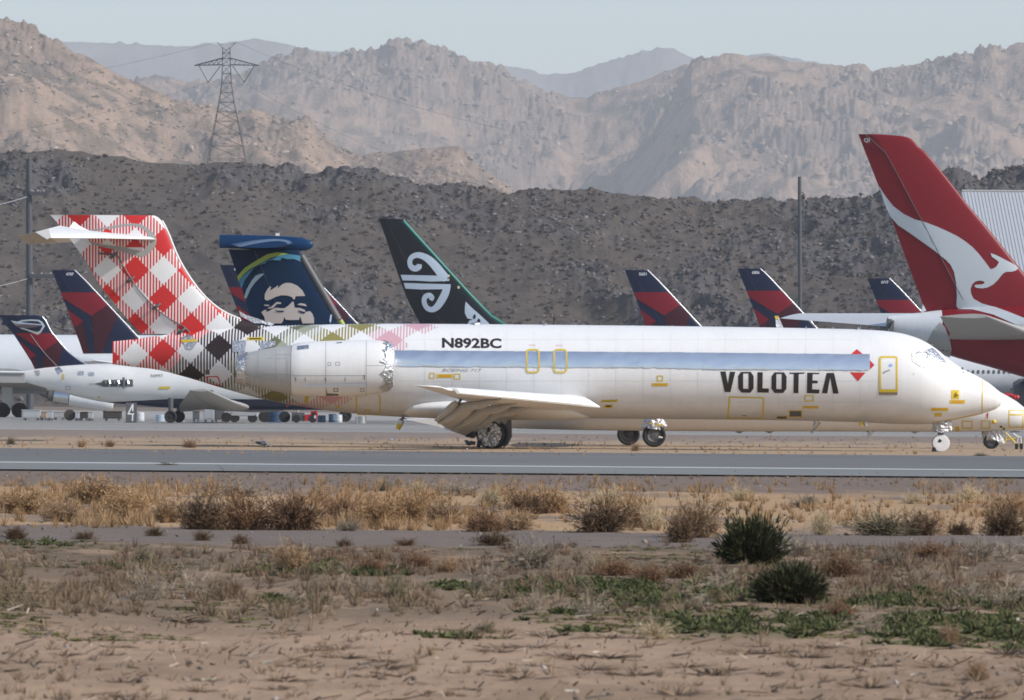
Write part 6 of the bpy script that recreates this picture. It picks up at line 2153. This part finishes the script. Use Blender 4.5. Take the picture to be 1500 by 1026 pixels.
def bush(px, pbase, wpx, hpx, k, label, v=0, name='bush', cat='bush', group=None):
    p = G(px, pbase)
    s = p.y / FPX
    me, V, F, c = PROTO[k][v % 3]
    ob = bpy.data.objects.new(name, me)
    COL.objects.link(ob)
    gz_ = float(ground_h(np.array([p.x]), np.array([p.y]))[0])
    ob.location = (p.x, p.y, gz_ - .01)
    w = wpx * s * 1.08
    hh = kinds[k]['height']
    ob.scale = (w, w, hpx * s / hh)
    ob.rotation_euler = (0, 0, random.uniform(0, 6.28))
    return tag(ob, label, cat, group)

B = [
    # the brush strip between runway and gravel track
    (138, 737, 84, 42, 'golden', 'domed golden-brown tumbleweed in the straw grass at far left'),
    (30, 752, 74, 44, 'golden', 'wide golden shrub at the left end of the brush strip'),
    (185, 757, 76, 44, 'golden', 'golden shrub right of the domed tumbleweed'),
    (92, 762, 64, 36, 'tan', 'low tan shrub in front of the domed tumbleweed'),
    (297, 778, 84, 66, 'brown', 'dark brown bush, leftmost of the big clump on the gravel track'),
    (355, 778, 92, 74, 'red', 'tallest brown bush in the big clump on the gravel track'),
    (432, 779, 96, 66, 'red', 'wide reddish bush at the right of the big clump'),
    (352, 727, 66, 34, 'grey', 'grey-tan bush behind the big brown clump'),
    (245, 766, 52, 38, 'golden', 'golden shrub just left of the big brown clump'),
    (500, 763, 56, 42, 'red', 'reddish shrub right of the big brown clump'),
    (511, 780, 38, 30, 'grey', 'small grey round bush on the gravel edge below mid nacelle'),
    (556, 770, 70, 44, 'golden', 'golden shrub below the jetliner drain mast'),
    (600, 764, 74, 48, 'golden', 'broad golden shrub left of the main wheel, in the straw strip'),
    (650, 768, 66, 42, 'tan', 'tan shrub below the main wheel'),
    (564, 719, 32, 18, 'olive', 'little olive bush close behind the straw strip'),
    (613, 722, 32, 22, 'pale', 'little pale yellow bush near the runway shoulder'),
    (673, 727, 60, 30, 'grey', 'grey-tan spreading bush near the runway shoulder'),
    (716, 742, 44, 36, 'pale', 'pale straw bush behind the dark leaning one'),
    (772, 752, 66, 44, 'brown', 'dark brown leaning bush in mid strip'),
    (812, 752, 52, 46, 'golden', 'golden bush right of the dark leaning one'),
    (710, 782, 64, 44, 'red', 'reddish-brown bush on the track edge below the main wheel'),
    (756, 778, 58, 36, 'tan', 'grey-brown bush beside the reddish one on the track edge'),
    (880, 781, 96, 62, 'brown', 'big dark round bush below the turboprop wheels'),
    (888, 742, 56, 34, 'pale', 'pale yellow bush peeping over the big dark round one'),
    (932, 772, 62, 48, 'tan', 'tan bush right of the big dark round one'),
    (960, 775, 44, 52, 'pale', 'upright pale bush right of the tan one'),
    (1022, 790, 88, 74, 'tan', 'large tan bush left of the dark green shrub'),
    (996, 797, 46, 48, 'brown', 'brown bush against the large tan one'),
    (1088, 735, 38, 30, 'pale', 'pale straw bush near the runway shoulder, above the green shrub'),
    (1180, 742, 52, 22, 'grey', 'flat grey bush on the sandy patch'),
    (1203, 783, 40, 46, 'pale', 'upright pale tuft on the sandy patch right of the green shrub'),
    (1290, 785, 98, 46, 'olive', 'wide grey-green domed bush on the sandy patch'),
    (1350, 785, 66, 40, 'brown', 'brown low bush joined to the wide domed one'),
    (1421, 738, 46, 32, 'pale', 'yellowish bush near the runway shoulder at right'),
    (1340, 738, 44, 22, 'pale', 'low pale bush near the runway shoulder, left of the yellowish one'),
    (1405, 782, 44, 22, 'brown', 'small brown bush between two sandy gaps'),
    (1472, 784, 74, 58, 'brown', 'dark brown bush at the right edge of the brush strip'),
    (1485, 752, 62, 36, 'tan', 'tan bush behind the dark one at the right edge'),
    # between the track and the bare soil
    (1100, 826, 108, 72, 'green', 'dark green creosote shrub, upper one of the green pair'),
    (1157, 884, 110, 60, 'green', 'dark green creosote shrub, lower one of the green pair'),
    (1170, 814, 56, 46, 'grey', 'grey-brown bush touching the upper green shrub'),
    (1228, 846, 72, 44, 'red', 'reddish twiggy bush right of the upper green shrub'),
    (1053, 862, 66, 44, 'twiggy', 'pale twiggy bush left of the lower green shrub'),
    (1303, 828, 52, 36, 'grey', 'grey-brown bush below the wide domed one'),
    (1365, 816, 64, 30, 'red', 'low reddish bush by the gravel track at right'),
    (1432, 820, 56, 42, 'grey', 'grey bush by the gravel track, near the right edge'),
    (1478, 824, 62, 44, 'twiggy', 'pale twig bush by the gravel track at the right edge'),
    (1417, 876, 70, 52, 'twiggy', 'open twig bush in the weeds at right'),
    (1474, 880, 72, 54, 'twiggy', 'large open twig bush in the weeds at the right edge'),
    (1275, 930, 78, 54, 'twiggy', 'pale twig bush in the green weeds right of the lower green shrub'),
    (1391, 944, 42, 40, 'tan', 'round tan tumbleweed on the green weeds'),
    (1432, 996, 40, 36, 'tan', 'tan twig tuft on bare soil at lower right'),
    (1232, 905, 50, 30, 'red', 'reddish dead bush right of the lower green shrub'),
    (212, 827, 44, 32, 'olive', 'blue-green little shrub left below the track'),
    (218, 880, 96, 62, 'twiggy', 'large pale twig bush at left on bare soil'),
    (288, 874, 76, 50, 'twiggy', 'pale twig bush right of the large left one'),
    (427, 836, 80, 48, 'tan', 'tan-olive bush in the weeds at left centre'),
    (497, 866, 44, 32, 'twiggy', 'small pale twig tuft left of centre in the weeds'),
    (538, 876, 62, 36, 'twiggy', 'low pale twig bush in the centre weeds'),
    (581, 882, 46, 50, 'olive', 'olive-grey upright bush in the centre weeds'),
    (545, 838, 56, 28, 'red', 'reddish low bush under the gravel track, left of centre'),
    (613, 832, 52, 28, 'red', 'reddish-brown low bush under the gravel track, centre'),
    (655, 838, 50, 30, 'tan', 'tan low bush under the gravel track, centre'),
    (778, 833, 82, 56, 'grey', 'grey-olive domed bush under the gravel track, right of centre'),
    (712, 868, 88, 62, 'twiggy', 'wide pale twig bush in the centre, below the domed one'),
    (786, 894, 56, 54, 'twiggy', 'pale twig bush right of the wide centre one'),
    (866, 902, 66, 50, 'twiggy', 'pale twig bush on the green weeds right of centre'),
    (722, 799, 62, 28, 'brown', 'low brown bush on the gravel track near the centre'),
    (902, 842, 70, 34, 'red', 'reddish bush under the gravel track right of centre'),
    (951, 856, 60, 36, 'red', 'red-brown bush left of the pale twiggy one'),
    (1000, 846, 56, 32, 'red', 'reddish bush left of the upper green shrub'),
    (880, 834, 40, 32, 'pale', 'small pale bush beside the reddish one'),
    (710, 925, 38, 26, 'olive', 'small dark green tuft alone on the bare soil'),
    (960, 936, 64, 40, 'pale', 'pale grass clump at the edge of the green weeds'),
    (1020, 890, 50, 36, 'twiggy', 'faint twig tuft left of the lower green shrub'),
    (226, 788, 28, 18, 'brown', 'little dark bush on the gravel track below the big clump'),
    (297, 794, 30, 20, 'brown', 'second little dark bush on the gravel track below the big clump'),
    (353, 797, 30, 16, 'brown', 'third little dark bush on the gravel track below the big clump'),
    (594, 801, 34, 14, 'brown', 'flat dark bush on the gravel track near the centre'),
    (505, 800, 28, 16, 'brown', 'flat brown bush on the gravel track, below the grey round one'),
    (22, 792, 40, 22, 'brown', 'dark bush on the gravel track at the left edge'),
    (124, 792, 30, 16, 'brown', 'low dark bush on the gravel track at far left'),
    (1436, 668, 22, 8, 'olive', 'little olive bush on the verge by the turboprop nose wheel'),
    (245, 682, 40, 8, 'olive', 'weed growing flat on the runway edge line'),
    (278, 656, 22, 14, 'tan', 'tan tuft on the sandy verge at left'),
    (120, 655, 18, 14, 'tan', 'tan tuft on the sandy verge under the slung engine'),
    (16, 652, 16, 14, 'olive', 'olive tuft on the sandy verge at the left edge'),
    (161, 655, 16, 12, 'golden', 'golden tuft on the sandy verge by the number 4 sign'),
    (931, 661, 16, 14, 'tan', 'straw tuft before the turboprop wheels'),
]
for k, (px, pb, w, h, kd, lab) in enumerate(B):
    grow = 1.22 if pb < 800 else 1.1
    if kd == 'green':
        grow = 1.0
    bush(px, pb, w * grow, h * (.95 if grow > 1 else 1), kd, lab, k)

# ---- ground cover nobody could count: tufts, weeds, twigs and stones
def cover(name, spots, proto_list, sizes, seed, hs=1.0):
    px, py = spots
    x, y = Gn(px, py)
    z = ground_h(x, y)
    r = np.random.default_rng(seed)
    n = len(x)
    pick = r.integers(0, len(proto_list), n)
    VV, FF, CC, base = [], [], [], 0
    for k, (pv, pf, pc) in enumerate(proto_list):
        idx = np.where(pick == k)[0]
        if not len(idx):
            continue
        a = r.uniform(0, 6.28, len(idx))
        s = sizes[idx]
        X = (pv[None, :, 0] * np.cos(a)[:, None] - pv[None, :, 1] * np.sin(a)[:, None]) * s[:, None]
        Y_ = (pv[None, :, 0] * np.sin(a)[:, None] + pv[None, :, 1] * np.cos(a)[:, None]) * s[:, None]
        Z = pv[None, :, 2] * s[:, None] * hs * r.uniform(.7, 1.3, len(idx))[:, None]
        V = np.stack([X + x[idx][:, None], Y_ + y[idx][:, None], Z + z[idx][:, None] - .005], 2).reshape(-1, 3)
        VV.append(V)
        FF.append((pf[None] + (np.arange(len(idx)) * len(pv))[:, None, None] + base).reshape(-1, pf.shape[1]))
        CC.append((pc[None] * r.uniform(.7, 1.3, len(idx))[:, None, None]).reshape(-1, 3))
        base += len(V)
    return kind(np_mesh(name, np.concatenate(VV), np.concatenate(FF), PLANT, np.concatenate(CC)), 'stuff')

def tuft(seed, blades, tone, spread=.5, h=1.0, wd=.022):
    r = np.random.default_rng(seed)
    az = r.uniform(0, 6.28, blades)
    l = r.uniform(.1, 1, blades)
    p0 = np.stack([np.cos(az) * .12 * l, np.sin(az) * .12 * l, 0 * l], 1)
    p1 = np.stack([np.cos(az) * spread * l, np.sin(az) * spread * l, h * r.uniform(.4, 1, blades) * (1.1 - .6 * l)], 1)
    V, F = ribbons(p0, p1, np.full(blades, wd), np.full(blades, wd * .3), r)
    k = r.uniform(0, 1, blades).repeat(4)[:, None]
    return V, F, np.array(tone[0]) * (1 - k) + np.array(tone[1]) * k

def spots(n, x0, x1, y0, y1, seed, dens=None):
    r = np.random.default_rng(seed)
    px, py = r.uniform(x0, x1, n), r.uniform(y0, y1, n)
    if dens is not None:
        keep = r.uniform(size=n) < dens(px, py)
        px, py = px[keep], py[keep]
    return px, py

def nz2(px, py, sx, sy, seed):
    return fbm(px / sx, py / sy, 4, seed)
STRAW = [tuft(20 + k, 26, ((.30, .18, .09), (.50, .335, .185))) for k in range(5)]
DRY = [tuft(40 + k, 22, ((.145, .10, .065), (.30, .225, .15)), .6, .7) for k in range(5)]
REDD = [tuft(60 + k, 22, ((.13, .08, .055), (.27, .17, .11)), .6, .7) for k in range(4)]
WEED = [tuft(80 + k, 22, ((.060, .070, .028), (.115, .120, .052)), .9, .45, .10) for k in range(5)]
LOWG = [tuft(90 + k, 16, ((.10, .105, .035), (.17, .155, .065)), 1.0, .3, .12) for k in range(4)]

sp = spots(8000, -140, 1640, 704, 776, 501, lambda x, y: sstep(.36, .58, nz2(x, y, 70, 30, 5)) * sstep(700, 722, y) * np.where(x < 950, .85, .3) + .03)
cover('dry_grass', sp, STRAW, rng.uniform(.08, .27, len(sp[0])), 1)
sp = spots(6000, -140, 1640, 802, 900, 502, lambda x, y: sstep(.40, .60, nz2(x, y, 60, 24, 6)) * .7 * (1 - green_d(x, y)) + .05)
cover('dry_grass', sp, DRY, rng.uniform(.06, .24, len(sp[0])), 2)
sp = spots(4200, -140, 1640, 800, 880, 503, lambda x, y: sstep(.48, .64, nz2(x, y, 80, 22, 7)) * (1 - green_d(x, y)))
cover('dry_weeds', sp, REDD, rng.uniform(.06, .2, len(sp[0])), 3)
sp = spots(34000, -100, 1600, 755, 965, 504, green_d)
cover('green_weeds', sp, WEED, rng.uniform(.06, .19, len(sp[0])), 4)
sp = spots(9000, -140, 1640, 800, 935, 505, lambda x, y: sstep(.46, .62, nz2(x, y, 120, 26, 9)) * .8)
cover('green_weeds', sp, LOWG, rng.uniform(.05, .14, len(sp[0])), 5, .6)
sp = spots(1500, -140, 1640, 640, 668, 506, lambda x, y: .35 + .65 * sstep(.4, .6, nz2(x, y, 50, 8, 10)))
cover('dry_grass', sp, STRAW + REDD, rng.uniform(.06, .22, len(sp[0])), 6)
sp = spots(900, -140, 1640, 692, 712, 507)
cover('dry_grass', sp, DRY, rng.uniform(.05, .16, len(sp[0])), 7)
sp = spots(1300, -140, 1640, 890, 1045, 508, lambda x, y: .25 + .6 * sstep(.5, .66, nz2(x, y, 90, 20, 12)))
cover('dry_grass', sp, DRY, rng.uniform(.04, .16, len(sp[0])), 8)

# fallen twigs, straw and stones
r = np.random.default_rng(600)
n = 2600
px, py = r.uniform(-120, 1620, n), 800 + 245 * r.uniform(size=n) ** .8
x, y = Gn(px, py)
keep = r.uniform(size=n) < .25 + .75 * sstep(.42, .6, fbm(x * 1.1, y * .7, 4, 33))
x, y = x[keep], y[keep]
n = len(x)
a = r.normal(0, .9, n)
L = r.uniform(.03, .26, n) ** 1.0 * r.choice([.3, .5, 1.0], n)
z = ground_h(x, y) + .008
dz = r.uniform(-.01, .05, n)
P0 = np.stack([x, y, z], 1)
P1 = np.stack([x + np.cos(a) * L, y + np.sin(a) * L, ground_h(x + np.cos(a) * L, y + np.sin(a) * L) + .012 + dz], 1)
V, F = ribbons(P0, P1, r.uniform(.004, .011, n), r.uniform(.002, .006, n), r)
tones = np.array([(.12, .085, .062), (.17, .12, .088), (.22, .16, .12), (.40, .33, .26), (.52, .46, .38)])
cc = tones[r.choice(5, n, p=[.22, .28, .30, .14, .06])].repeat(4, 0)
kind(np_mesh('fallen_twigs', V, F, PLANT, cc), 'stuff')
n = 1900
px, py = r.uniform(-120, 1620, n), r.uniform(690, 1045, n)
x, y = Gn(px, py)
s = (.010 + .026 * r.uniform(size=n) ** 3) * np.where(py < 800, 1.5, 1)
pos = np.stack([x, y, ground_h(x, y) + s * .25], 1)
V, F, own = scatter(ROCKS, pos, s, r.uniform(0, 6.28, n), 77)
ct = np.array([(.24, .18, .14), (.16, .13, .11), (.34, .27, .21), (.5, .46, .42)])[r.choice(4, n, p=[.4, .3, .24, .06])][own]
kind(np_mesh('gravel', V, F, PLANT, ct), 'stuff')
# low dark drifts of dead stems that lie about on the soil
sp = spots(200, -120, 1620, 805, 1035, 509)
FLAT = [tuft(120 + k, 40, ((.11, .08, .058), (.22, .16, .115)), 1.0, .22) for k in range(5)]
cover('dead_stems', sp, FLAT, rng.uniform(.08, .34, len(sp[0])), 9)
